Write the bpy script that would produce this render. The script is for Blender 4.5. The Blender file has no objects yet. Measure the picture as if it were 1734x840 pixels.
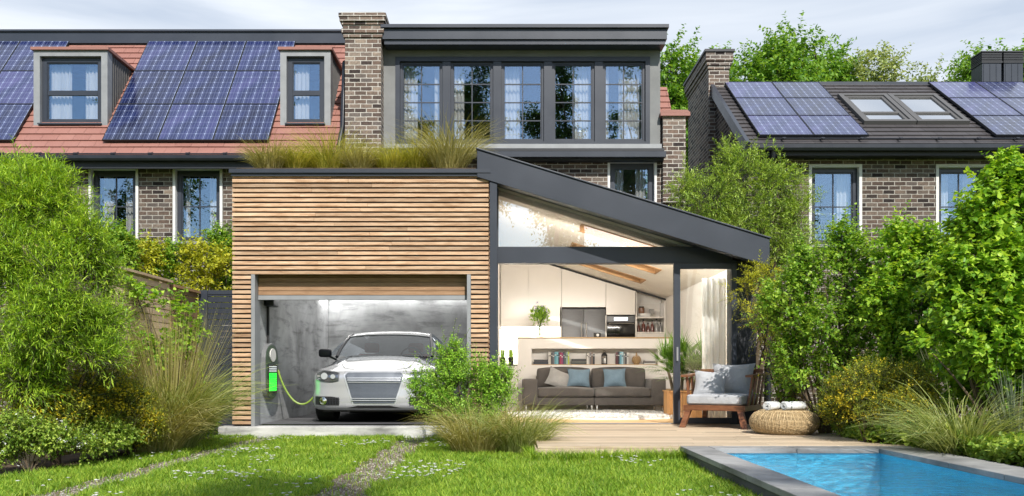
import bpy, bmesh, math, random
import numpy as np
from mathutils import Vector, Matrix
random.seed(7)
RNG = np.random.default_rng(11)
R = math.radians
S = bpy.context.scene
COL = S.collection

# ------------------------------------------------------------------ camera, light, exposure
EYE = 0.767
cam_d = bpy.data.cameras.new('camera')
cam = bpy.data.objects.new('camera', cam_d); COL.objects.link(cam)
cam.location = (0, 0, EYE); cam.rotation_euler = (R(90), 0, 0)
cam_d.sensor_width = 36.0; cam_d.lens = 36.0*1500/1734
cam_d.shift_x = 0.0052; cam_d.shift_y = 210/1734
cam_d.clip_start = 0.05; cam_d.clip_end = 2000
S.camera = cam
SUN_EL, SUN_AZ = R(42), R(14)        # azimuth: to the right of straight behind the camera
sun_d = bpy.data.lights.new('sun', 'SUN'); sun_d.energy = 4.6; sun_d.angle = R(0.6); sun_d.color = (1.0, 0.95, 0.87)
sun = bpy.data.objects.new('sun', sun_d); COL.objects.link(sun)
to_sun = Vector((math.sin(SUN_AZ)*math.cos(SUN_EL), -math.cos(SUN_AZ)*math.cos(SUN_EL), math.sin(SUN_EL)))
sun.rotation_euler = to_sun.to_track_quat('Z', 'Y').to_euler()
sun.location = (6, -20, 25)
W = bpy.data.worlds.new('World'); S.world = W; W.use_nodes = True
wn = W.node_tree.nodes; wl = W.node_tree.links; wn.clear()
sky = wn.new('ShaderNodeTexSky'); sky.sky_type = 'NISHITA'; sky.sun_disc = False
sky.sun_elevation = SUN_EL; sky.sun_rotation = math.pi - SUN_AZ
sky.air_density = 1.1; sky.dust_density = 0.6; sky.ozone_density = 1.5
bgA = wn.new('ShaderNodeBackground'); bgA.inputs[1].default_value = 0.115
wl.new(sky.outputs[0], bgA.inputs[0])
tc = wn.new('ShaderNodeTexCoord')
sepw = wn.new('ShaderNodeSeparateXYZ'); wl.new(tc.outputs['Generated'], sepw.inputs[0])
mp = wn.new('ShaderNodeMapping'); mp.inputs['Scale'].default_value = (1.0, 1.0, 5.5); mp.inputs['Rotation'].default_value = (0, R(4), 0)
wl.new(tc.outputs['Generated'], mp.inputs[0])
nz = wn.new('ShaderNodeTexNoise'); nz.inputs['Scale'].default_value = 1.7; nz.inputs['Detail'].default_value = 7; nz.inputs['Roughness'].default_value = 0.52
nz.inputs['Distortion'].default_value = 0.35
wl.new(mp.outputs[0], nz.inputs['Vector'])
def wmath(op, a, b=None):
    n = wn.new('ShaderNodeMath'); n.operation = op
    for i, v in enumerate((a, b)):
        if v is None: continue
        if isinstance(v, (int, float)): n.inputs[i].default_value = v
        else: wl.new(v, n.inputs[i])
    return n.outputs[0]
# cloud cover is heavier over the houses than behind the camera
cov = wmath('ADD', nz.outputs['Fac'], wmath('MULTIPLY', sepw.outputs['Y'], 0.30))
cr = wn.new('ShaderNodeValToRGB'); cr.color_ramp.elements[0].position = 0.42; cr.color_ramp.elements[1].position = 0.62
cr.color_ramp.elements[1].color = (0.93, 0.93, 0.93, 1)
wl.new(cov, cr.inputs[0])
nz2 = wn.new('ShaderNodeTexNoise'); nz2.inputs['Scale'].default_value = 2.4; nz2.inputs['Detail'].default_value = 6; nz2.inputs['Distortion'].default_value = 0.5
mp2 = wn.new('ShaderNodeMapping'); mp2.inputs['Scale'].default_value = (0.8, 0.8, 7.0); mp2.inputs['Location'].default_value = (3.1, 1.7, 0.4)
wl.new(tc.outputs['Generated'], mp2.inputs[0]); wl.new(mp2.outputs[0], nz2.inputs['Vector'])
cr2 = wn.new('ShaderNodeValToRGB')
cr2.color_ramp.elements[0].position = 0.35; cr2.color_ramp.elements[0].color = (0.52, 0.59, 0.70, 1)
cr2.color_ramp.elements[1].position = 0.64; cr2.color_ramp.elements[1].color = (0.84, 0.88, 0.93, 1)
wl.new(nz2.outputs['Fac'], cr2.inputs[0])
bgB = wn.new('ShaderNodeBackground'); bgB.inputs[1].default_value = 0.92
wl.new(cr2.outputs[0], bgB.inputs[0])
wmx = wn.new('ShaderNodeMixShader'); wo = wn.new('ShaderNodeOutputWorld')
wl.new(cr.outputs[0], wmx.inputs[0]); wl.new(bgA.outputs[0], wmx.inputs[1]); wl.new(bgB.outputs[0], wmx.inputs[2])
wl.new(wmx.outputs[0], wo.inputs[0])
S.view_settings.view_transform = 'Standard'; S.view_settings.look = 'None'
S.view_settings.exposure = 0.42; S.view_settings.gamma = 1.0
S.view_settings.use_curve_mapping = False
S.render.engine = 'CYCLES'
S.cycles.max_bounces = 8; S.cycles.transparent_max_bounces = 16
S.cycles.diffuse_bounces = 4; S.cycles.glossy_bounces = 4

# ------------------------------------------------------------------ measuring helpers (photo pixel at a depth -> metres)
def px(x, Y): return (x-858)*Y/1500.0
def pz(y, Y): return EYE + (630-y)*Y/1500.0

# ------------------------------------------------------------------ materials
def new_mat(name):
    m = bpy.data.materials.new(name); m.use_nodes = True
    n = m.node_tree.nodes; l = m.node_tree.links
    return m, n, l, n['Principled BSDF']
def setc(b, c, rough, metal=0.0, spec=0.5):
    b.inputs['Base Color'].default_value = (*c, 1); b.inputs['Roughness'].default_value = rough
    b.inputs['Metallic'].default_value = metal; b.inputs['Specular IOR Level'].default_value = spec
def mixrgb(n, l, a, b, fac, mode='MIX'):
    x = n.new('ShaderNodeMix'); x.data_type = 'RGBA'; x.blend_type = mode
    for s, v in ((0, fac), (6, a), (7, b)):
        if isinstance(v, (int, float)): x.inputs[s].default_value = v
        elif isinstance(v, tuple): x.inputs[s].default_value = (*v[:3], 1)
        else: l.new(v, x.inputs[s])
    return x.outputs[2]
def nmath(n, l, op, a, b=None, clamp=False):
    x = n.new('ShaderNodeMath'); x.operation = op; x.use_clamp = clamp
    for i, v in enumerate((a, b)):
        if v is None: continue
        if isinstance(v, (int, float)): x.inputs[i].default_value = v
        else: l.new(v, x.inputs[i])
    return x.outputs[0]
def coord(n, l, kind='Object', scale=(1,1,1), rot=(0,0,0)):
    t = n.new('ShaderNodeTexCoord'); m = n.new('ShaderNodeMapping')
    m.inputs['Scale'].default_value = scale; m.inputs['Rotation'].default_value = rot
    l.new(t.outputs[kind], m.inputs[0]); return m.outputs[0]
def noise(n, l, vec, scale, detail=4, rough=0.55, dist=0.0):
    x = n.new('ShaderNodeTexNoise'); x.inputs['Scale'].default_value = scale; x.inputs['Detail'].default_value = detail
    x.inputs['Roughness'].default_value = rough; x.inputs['Distortion'].default_value = dist
    l.new(vec, x.inputs['Vector']); return x.outputs['Fac']
def ramp(n, l, fac, stops):
    r = n.new('ShaderNodeValToRGB'); e = r.color_ramp.elements
    while len(e) < len(stops): e.new(0.5)
    for i, (p, c) in enumerate(stops):
        e[i].position = p; e[i].color = (*c, 1) if len(c) == 3 else c
    l.new(fac, r.inputs[0]); return r.outputs[0]
def bump(n, l, b, h, strength=0.3, dist=0.01):
    x = n.new('ShaderNodeBump'); x.inputs['Strength'].default_value = strength; x.inputs['Distance'].default_value = dist
    l.new(h, x.inputs['Height']); l.new(x.outputs[0], b.inputs['Normal']); return x
def rich(name, c, rough=0.5, metal=0.0, var=0.15, scale=3.0, bmp=0.0, bscale=60, spec=0.5, stretch=(1,1,1), island=0.0):
    """plain surface with cloudy colour variation, uneven gloss and an optional fine bump"""
    m, n, l, b = new_mat(name); setc(b, c, rough, metal, spec)
    v = coord(n, l, 'Object', stretch)
    f = noise(n, l, v, scale, 6)
    lo = tuple(x*(1-var) for x in c); hi = tuple(min(1, x*(1+var)) for x in c)
    colr = ramp(n, l, f, [(0.3, lo), (0.7, hi)])
    if island:
        g = n.new('ShaderNodeNewGeometry')
        k = nmath(n, l, 'ADD', nmath(n, l, 'MULTIPLY', g.outputs['Random Per Island'], island*2), 1-island)
        cc = n.new('ShaderNodeVectorMath'); cc.operation = 'SCALE'; l.new(colr, cc.inputs[0]); l.new(k, cc.inputs['Scale'])
        colr = cc.outputs[0]
    l.new(colr, b.inputs['Base Color'])
    l.new(nmath(n, l, 'ADD', nmath(n, l, 'MULTIPLY', f, 0.16), rough-0.08, True), b.inputs['Roughness'])
    if bmp: bump(n, l, b, noise(n, l, v, bscale, 5), bmp, 0.004)
    return m

def brick_mat(name, bright=1.0):
    m, n, l, b = new_mat(name); setc(b, (.2,.15,.13), 0.88, 0, 0.25)
    uv = coord(n, l, 'UV')
    def bt(c1, c2, mo):
        x = n.new('ShaderNodeTexBrick'); x.offset = 0.5; x.inputs['Scale'].default_value = 1.0
        x.inputs['Color1'].default_value = c1; x.inputs['Color2'].default_value = c2; x.inputs['Mortar'].default_value = mo
        x.inputs['Mortar Size'].default_value = 0.0085; x.inputs['Mortar Smooth'].default_value = 0.15
        x.inputs['Brick Width'].default_value = 0.232; x.inputs['Row Height'].default_value = 0.086
        return x
    wob = n.new('ShaderNodeVectorMath'); wob.operation = 'ADD'
    nn = n.new('ShaderNodeTexNoise'); nn.inputs['Scale'].default_value = 9; l.new(uv, nn.inputs['Vector'])
    sc = n.new('ShaderNodeVectorMath'); sc.operation = 'SCALE'; sc.inputs['Scale'].default_value = 0.012
    l.new(nn.outputs['Color'], sc.inputs[0]); l.new(uv, wob.inputs[0]); l.new(sc.outputs[0], wob.inputs[1])
    k = bt((0,0,0,1), (1,1,1,1), (0.5,0.5,0.5,1)); l.new(wob.outputs[0], k.inputs['Vector'])
    k.inputs['Bias'].default_value = 0.0
    cols = ramp(n, l, k.outputs['Color'], [(0.0, (.035,.028,.028)), (0.22, (.10,.075,.065)), (0.45, (.155,.112,.092)), (0.68, (.20,.16,.135)), (0.86, (.12,.105,.10)), (1.0, (.29,.235,.19))])
    spots = noise(n, l, uv, 22, 6, 0.7)
    cols = mixrgb(n, l, cols, ramp(n, l, spots, [(0.35, (.55,.55,.55)), (0.65, (1.4,1.35,1.3))]), 0.75, 'MULTIPLY')
    big = noise(n, l, uv, 0.8, 3)
    cols = mixrgb(n, l, cols, ramp(n, l, big, [(0.35, (.75,.74,.73)), (0.65, (1.15,1.13,1.1))]), 0.8, 'MULTIPLY')
    mort = ramp(n, l, noise(n, l, uv, 14, 5), [(0.3, (.34,.315,.28)), (0.7, (.56,.53,.48))])
    out = mixrgb(n, l, cols, mort, k.outputs['Fac'])
    if bright != 1.0: out = mixrgb(n, l, out, (bright,)*3, 1.0, 'MULTIPLY')
    l.new(out, b.inputs['Base Color'])
    h = nmath(n, l, 'SUBTRACT', nmath(n, l, 'MULTIPLY', spots, 0.4), k.outputs['Fac'])
    bump(n, l, b, h, 0.7, 0.012)
    return m
def wood_mat(name, stops, rough=0.6, axis=(1.2, 14, 14), island=0.28, grain=5.0, spec=0.3, knots=True):
    m, n, l, b = new_mat(name); setc(b, (.4,.3,.2), rough, 0, spec)
    g = n.new('ShaderNodeNewGeometry')
    off = n.new('ShaderNodeVectorMath'); off.operation = 'ADD'
    t = n.new('ShaderNodeTexCoord'); l.new(t.outputs['Object'], off.inputs[0])
    cmb = n.new('ShaderNodeCombineXYZ'); kk = nmath(n, l, 'MULTIPLY', g.outputs['Random Per Island'], 37.0)
    l.new(kk, cmb.inputs[0]); l.new(kk, cmb.inputs[1]); l.new(cmb.outputs[0], off.inputs[1])
    mpn = n.new('ShaderNodeMapping'); mpn.inputs['Scale'].default_value = axis; l.new(off.outputs[0], mpn.inputs[0])
    f = noise(n, l, mpn.outputs[0], grain, 7, 0.62, 0.6)
    f2 = noise(n, l, mpn.outputs[0], grain*0.25, 3, 0.5, 1.2)
    ff = nmath(n, l, 'ADD', nmath(n, l, 'MULTIPLY', f, 0.6), nmath(n, l, 'MULTIPLY', f2, 0.4))
    c = ramp(n, l, ff, stops)
    k = nmath(n, l, 'ADD', nmath(n, l, 'MULTIPLY', g.outputs['Random Per Island'], island*2), 1-island)
    cc = n.new('ShaderNodeVectorMath'); cc.operation = 'SCALE'; l.new(c, cc.inputs[0]); l.new(k, cc.inputs['Scale'])
    l.new(cc.outputs[0], b.inputs['Base Color'])
    bump(n, l, b, f, 0.25, 0.003)
    return m
def leaf_mat(name, dark, mid, light, trans=0.35, rough=0.45, tint=(1.25,1.15,0.5)):
    m, n, l, b = new_mat(name); setc(b, mid, rough, 0, 0.35)
    g = n.new('ShaderNodeNewGeometry')
    big = noise(n, l, coord(n, l, 'Object'), 2.2, 3)
    f = nmath(n, l, 'ADD', nmath(n, l, 'MULTIPLY', g.outputs['Random Per Island'], 0.65), nmath(n, l, 'MULTIPLY', big, 0.5), True)
    c = ramp(n, l, f, [(0.12, dark), (0.52, mid), (0.95, light)])
    l.new(c, b.inputs['Base Color'])
    tr = n.new('ShaderNodeBsdfTranslucent')
    l.new(mixrgb(n, l, c, tint, 1.0, 'MULTIPLY'), tr.inputs[0])
    mx = n.new('ShaderNodeMixShader'); mx.inputs[0].default_value = trans
    o = n['Material Output']
    l.new(b.outputs[0], mx.inputs[1]); l.new(tr.outputs[0], mx.inputs[2]); l.new(mx.outputs[0], o.inputs[0])
    return m
def glass_mat(name, refl=0.4, tint=(0.9,0.95,1.0), dark=(0.85,0.9,0.92), rough=0.0, wav=0.0):
    m, n, l, b = new_mat(name); n.remove(b)
    tr = n.new('ShaderNodeBsdfTransparent'); tr.inputs[0].default_value = (*dark, 1)
    gl = n.new('ShaderNodeBsdfGlossy'); gl.inputs[0].default_value = (*tint, 1); gl.inputs['Roughness'].default_value = rough
    lw = n.new('ShaderNodeLayerWeight'); lw.inputs[0].default_value = 0.25
    f = nmath(n, l, 'ADD', nmath(n, l, 'MULTIPLY', lw.outputs['Fresnel'], 0.7), refl-0.03, True)
    mx = n.new('ShaderNodeMixShader'); l.new(f, mx.inputs[0]); l.new(tr.outputs[0], mx.inputs[1]); l.new(gl.outputs[0], mx.inputs[2])
    if wav:
        bp = n.new('ShaderNodeBump'); bp.inputs['Strength'].default_value = wav; bp.inputs['Distance'].default_value = 0.01
        l.new(noise(n, l, coord(n, l, 'Object'), 1.6, 2), bp.inputs['Height']); l.new(bp.outputs[0], gl.inputs['Normal'])
    l.new(mx.outputs[0], n['Material Output'].inputs[0])
    return m
def emit_mat(name, c, s):
    m, n, l, b = new_mat(name); setc(b, c, 0.4)
    b.inputs['Emission Color'].default_value = (*c, 1); b.inputs['Emission Strength'].default_value = s
    return m
def solar_mat(name):
    m, n, l, b = new_mat(name); setc(b, (.05,.08,.25), 0.22, 0, 0.6)
    sp = n.new('ShaderNodeSeparateXYZ'); t = n.new('ShaderNodeTexCoord'); l.new(t.outputs['UV'], sp.inputs[0])
    def line(src, period, width, soft=0.35):
        f = nmath(n, l, 'FRACT', nmath(n, l, 'MULTIPLY', src, 1.0/period))
        d = nmath(n, l, 'ABSOLUTE', nmath(n, l, 'SUBTRACT', f, 0.5))     # 0.5 at cell edge
        d = nmath(n, l, 'SUBTRACT', 0.5, d)                                # 0 at the edge
        return nmath(n, l, 'SUBTRACT', 1.0, nmath(n, l, 'MULTIPLY', d, period/width), True), d
    cu, du = line(sp.outputs[0], 0.181, 0.008); cv, dv = line(sp.outputs[1], 0.1985, 0.007)
    bu, _ = line(nmath(n, l, 'ADD', sp.outputs[0], 0.0302), 0.0603, 0.0045)
    dot = nmath(n, l, 'LESS_THAN', nmath(n, l, 'ADD', du, dv), 0.11)
    mx = nmath(n, l, 'MAXIMUM', nmath(n, l, 'MAXIMUM', nmath(n, l, 'MULTIPLY', cu, 0.9), nmath(n, l, 'MULTIPLY', cv, 0.55)), nmath(n, l, 'MAXIMUM', nmath(n, l, 'MULTIPLY', bu, 0.42), dot))
    oi = n.new('ShaderNodeObjectInfo')
    v = coord(n, l, 'Object', (1,1,1))
    big = noise(n, l, v, 0.9, 4, 0.6, 1.2)
    fac = nmath(n, l, 'ADD', nmath(n, l, 'MULTIPLY', big, 0.8), nmath(n, l, 'MULTIPLY', oi.outputs['Random'], 0.22), True)
    cell = ramp(n, l, fac, [(0.34, (.004,.007,.032)), (0.5, (.013,.021,.085)), (0.68, (.052,.052,.165))])
    l.new(mixrgb(n, l, cell, (.26,.31,.47), mx), b.inputs['Base Color'])
    b.inputs['Coat Weight'].default_value = 0.4; b.inputs['Coat Roughness'].default_value = 0.08
    return m

M = {}
M['brick'] = brick_mat('brick', 0.74); M['brick_pale'] = brick_mat('brick_chimney', 1.0)
def bleach(name, c, rough=0.8): return rich(name, c, rough, 0, 0.12, 4, 0.3, 40, 0.3)
M['anth'] = rich('anthracite_metal', (.030,.036,.050), 0.38, 0.0, 0.12, 1.5, 0.05, 200, 0.5)
M['anth_dark'] = rich('anthracite_dark', (.012,.014,.019), 0.5, 0, 0.15, 3)
M['gutter'] = rich('gutter_metal', (.022,.025,.033), 0.35, 0.2, 0.15, 3)
M['render_grey'] = rich('grey_render', (.20,.205,.205), 0.9, 0, 0.14, 2.2, 0.4, 90, 0.2)
M['zinc'] = rich('zinc_trim', (.25,.26,.27), 0.6, 0.2, 0.12, 4)
M['surround'] = rich('white_surround', (.62,.61,.59), 0.75, 0, 0.1, 4, 0.2, 80)
M['cheek'] = rich('dormer_cheek', (.085,.083,.083), 0.6, 0.0, 0.2, 5, stretch=(30,30,1))
def tile_mat(name, c1, c2, rough):
    m, n, l, b = new_mat(name); setc(b, c1, rough, 0, 0.3)
    g = n.new('ShaderNodeNewGeometry'); uv = coord(n, l, 'UV')
    f = noise(n, l, uv, 1.4, 5); f2 = noise(n, l, uv, 40, 4)
    c = mixrgb(n, l, c1, c2, nmath(n, l, 'ADD', nmath(n, l, 'MULTIPLY', f, 0.75), nmath(n, l, 'MULTIPLY', g.outputs['Random Per Island'], 0.3), True))
    c = mixrgb(n, l, c, ramp(n, l, f2, [(0.3, (.7,.7,.7)), (0.7, (1.15,1.15,1.15))]), 0.5, 'MULTIPLY')
    l.new(c, b.inputs['Base Color']); bump(n, l, b, f2, 0.2, 0.004)
    return m
M['tile_red'] = tile_mat('red_tiles', (.225,.098,.080), (.345,.175,.142), 0.6)
M['tile_dark'] = tile_mat('dark_tiles', (.040,.036,.038), (.085,.078,.080), 0.5)
M['solar'] = solar_mat('solar_cells')
M['slat'] = wood_mat('larch_slats', [(0.25, (.17,.090,.05)), (0.42, (.37,.225,.13)), (0.58, (.52,.36,.235)), (0.8, (.65,.49,.35))], 0.62, (1.0, 10, 10), 0.27)
M['slat_door'] = wood_mat('door_slats', [(0.25, (.16,.085,.045)), (0.5, (.30,.18,.10)), (0.8, (.40,.26,.16))], 0.6, (1.0, 10, 10), 0.22)
M['deck'] = wood_mat('deck_boards', [(0.25, (.30,.21,.135)), (0.45, (.45,.35,.245)), (0.62, (.56,.46,.34)), (0.85, (.66,.57,.45))], 0.6, (0.8, 12, 12), 0.24)
M['fence'] = wood_mat('fence_slats', [(0.3, (.36,.23,.14)), (0.5, (.55,.41,.28)), (0.8, (.68,.54,.39))], 0.65, (12, 1.0, 12), 0.15)
M['wood_lining'] = wood_mat('oak_lining', [(0.3, (.24,.12,.045)), (0.5, (.38,.21,.09)), (0.8, (.50,.31,.15))], 0.5, (1.2, 10, 10), 0.12)
M['oak'] = wood_mat('oak', [(0.3, (.36,.22,.10)), (0.5, (.48,.32,.16)), (0.8, (.58,.41,.23))], 0.45, (1.2, 10, 10), 0.08)
M['teak'] = wood_mat('teak', [(0.3, (.085,.030,.013)), (0.5, (.18,.070,.030)), (0.8, (.30,.135,.06))], 0.4, (2, 2, 10), 0.15, spec=0.5)
M['planter'] = wood_mat('planter_wood', [(0.3, (.34,.16,.06)), (0.5, (.50,.27,.11)), (0.8, (.62,.38,.18))], 0.5, (8, 8, 1.2), 0.15)
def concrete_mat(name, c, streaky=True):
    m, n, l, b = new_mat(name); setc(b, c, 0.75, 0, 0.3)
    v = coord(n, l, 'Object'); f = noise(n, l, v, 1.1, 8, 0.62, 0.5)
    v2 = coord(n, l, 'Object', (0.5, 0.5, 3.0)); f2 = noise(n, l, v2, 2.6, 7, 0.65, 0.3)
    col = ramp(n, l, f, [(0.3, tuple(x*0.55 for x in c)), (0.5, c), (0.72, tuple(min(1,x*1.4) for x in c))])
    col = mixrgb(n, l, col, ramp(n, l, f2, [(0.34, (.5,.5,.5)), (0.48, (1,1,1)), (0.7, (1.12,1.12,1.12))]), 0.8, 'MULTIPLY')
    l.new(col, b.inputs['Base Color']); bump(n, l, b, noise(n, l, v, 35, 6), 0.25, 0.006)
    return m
M['concrete'] = concrete_mat('garage_concrete', (.37,.38,.39))
M['slab'] = concrete_mat('slab_concrete', (.42,.42,.41))
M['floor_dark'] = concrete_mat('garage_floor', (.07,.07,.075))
M['glass_house'] = glass_mat('window_glass', 0.22, (0.60,0.78,1.0), (0.985,0.99,0.99), 0.0, 0.03)
M['glass_ext'] = glass_mat('extension_glass', 0.28, (0.95,0.97,1.0), (0.98,0.985,0.985), 0.0, 0.03)
M['glass_door'] = glass_mat('door_glass', 0.05, (0.95,0.97,1.0), (0.98,0.985,0.985))
M['glass_roof'] = glass_mat('roof_glass', 0.75, (1,1,1), (0.5,0.55,0.6))
M['glass_clear'] = glass_mat('clear_glass', 0.12, (1,1,1), (0.93,0.95,0.94))
M['curtain'] = leaf_mat('white_curtain', (.72,.72,.70), (.78,.78,.76), (.84,.84,.82), 0.4, 0.9, (1,1,1))
M['wall_white'] = rich('white_wall', (.80,.77,.73), 0.7, 0, 0.03, 1.5, 0.06, 120, 0.3)
M['ceil'] = rich('cream_ceiling', (.82,.76,.67), 0.8, 0, 0.03, 1.5, 0, 60, 0.2)
M['cab'] = rich('cabinet_lacquer', (.78,.74,.69), 0.22, 0, 0.03, 1.0, 0, 60, 0.5)
M['white'] = rich('white_paint', (.78,.77,.75), 0.4, 0, 0.05, 4)
M['steel'] = rich('brushed_steel', (.15,.155,.165), 0.42, 0.3, 0.12, 6, 0.0, stretch=(1,1,20))
M['chrome'] = rich('chrome', (.75,.76,.78), 0.12, 1.0, 0.05, 3)
M['black'] = rich('black_gloss', (.008,.008,.009), 0.12, 0, 0.2, 3)
M['black_matte'] = rich('black_matte', (.014,.014,.015), 0.6, 0, 0.2, 6)
def fabric(name, c, rough=0.95, sc=260):
    m, n, l, b = new_mat(name); setc(b, c, rough, 0, 0.15)
    v = coord(n, l, 'Object'); f = noise(n, l, v, 5, 5); w = noise(n, l, v, sc, 3, 0.7)
    col = ramp(n, l, f, [(0.3, tuple(x*.86 for x in c)), (0.7, tuple(min(1,x*1.12) for x in c))])
    col = mixrgb(n, l, col, ramp(n, l, w, [(0.3, (.72,.72,.72)), (0.7, (1.25,1.25,1.25))]), 0.6, 'MULTIPLY')
    l.new(col, b.inputs['Base Color'])
    h = nmath(n, l, 'ADD', nmath(n, l, 'MULTIPLY', w, 0.3), nmath(n, l, 'MULTIPLY', noise(n, l, v, 9, 4, 0.5, 1.0), 1.6))
    bump(n, l, b, h, 0.55, 0.012)
    b.inputs['Sheen Weight'].default_value = 0.2
    return m
M['sofa'] = fabric('sofa_fabric', (.105,.095,.088)); M['cush_blue'] = fabric('blue_cushion', (.16,.235,.30))
M['cush_grey'] = fabric('grey_cushion', (.33,.325,.315)); M['cush_light'] = fabric('light_grey_cushion', (.40,.41,.43))
M['towel'] = fabric('towel', (.66,.68,.68), 0.98, 120); M['rug'] = fabric('rug', (.72,.69,.65), 0.98, 80)
M['bark'] = rich('bark', (.10,.075,.05), 0.9, 0, 0.35, 8, 0.8, 30, 0.2)
M['twig'] = rich('green_twig', (.075,.085,.03), 0.8, 0, 0.3, 8)
M['bark_pale'] = rich('pale_bark', (.20,.16,.11), 0.9, 0, 0.3, 8, 0.8, 30, 0.2)
M['leaf_bamboo'] = leaf_mat('bamboo_leaf', (.07,.17,.015), (.27,.46,.035), (.56,.72,.08), 0.38)
M['leaf_heart'] = leaf_mat('heart_leaf', (.06,.19,.02), (.25,.46,.04), (.54,.72,.08), 0.42)
M['leaf_lilac'] = leaf_mat('lilac_leaf', (.06,.18,.02), (.22,.41,.04), (.46,.63,.09), 0.42)
M['leaf_olive'] = leaf_mat('olive_leaf', (.10,.19,.03), (.29,.45,.07), (.54,.68,.15), 0.35)
M['leaf_bush'] = leaf_mat('bush_leaf', (.09,.24,.025), (.28,.54,.06), (.55,.78,.13), 0.42)
M['leaf_yellow'] = leaf_mat('yellow_leaf', (.16,.20,.015), (.46,.50,.04), (.72,.70,.08), 0.4)
M['leaf_olivegreen'] = leaf_mat('shrub_leaf', (.08,.12,.015), (.26,.33,.035), (.52,.56,.08), 0.38)
M['leaf_dark'] = leaf_mat('dark_leaf', (0.018,0.050,0.010), (0.060,0.132,0.022), (0.143,0.234,0.039), 0.3)
M['leaf_cover'] = leaf_mat('cover_leaf', (.08,.17,.02), (.24,.38,.05), (.52,.62,.12), 0.35)
M['leaf_back'] = leaf_mat('back_tree_leaf', (.05,.15,.02), (.15,.32,.035), (.34,.52,.08), 0.42)
M['leaf_rust'] = leaf_mat('rust_leaf', (0.115,0.081,0.014), (0.377,0.246,0.029), (0.672,0.448,0.064), 0.35)
M['leaf_pale'] = leaf_mat('pale_tree_leaf', (0.115,0.161,0.057), (0.290,0.377,0.145), (0.544,0.608,0.288), 0.38)
M['leaf_palm'] = leaf_mat('palm_leaf', (0.034,0.103,0.017), (0.116,0.261,0.036), (0.272,0.464,0.080), 0.3)
M['flower_y'] = leaf_mat('yellow_flower', (.42,.33,.015), (.58,.47,.02), (.72,.60,.05), 0.3, 0.6, (1,1,.6))
M['flower_w'] = leaf_mat('white_flower', (.62,.62,.58), (.74,.74,.70), (.85,.85,.82), 0.3, 0.6, (1,1,1))
M['flower_b'] = leaf_mat('blue_flower', (.12,.13,.30), (.18,.20,.42), (.30,.32,.55), 0.3, 0.6, (1,1,1))
M['grass_tan'] = leaf_mat('dry_grass', (.18,.17,.04), (.38,.36,.12), (.60,.54,.27), 0.42, 0.6)
M['grass_roof'] = leaf_mat('roof_grass', (.16,.20,.02), (.44,.46,.07), (.74,.66,.20), 0.45, 0.6)
M['grass_green'] = leaf_mat('green_grass', (.09,.14,.03), (.28,.34,.09), (.56,.58,.26), 0.40, 0.6)
M['lawn'] = leaf_mat('lawn_blade', (.045,.12,.008), (.19,.36,.025), (.50,.62,.08), 0.40, 0.5)
M['reed'] = leaf_mat('reed_leaf', (.05,.08,.04), (.12,.16,.09), (.22,.25,.16), 0.3, 0.5)
M['soil'] = rich('soil', (.085,.062,.042), 0.95, 0, 0.5, 7, 1.0, 40, 0.1)
M['paint'] = None

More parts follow.
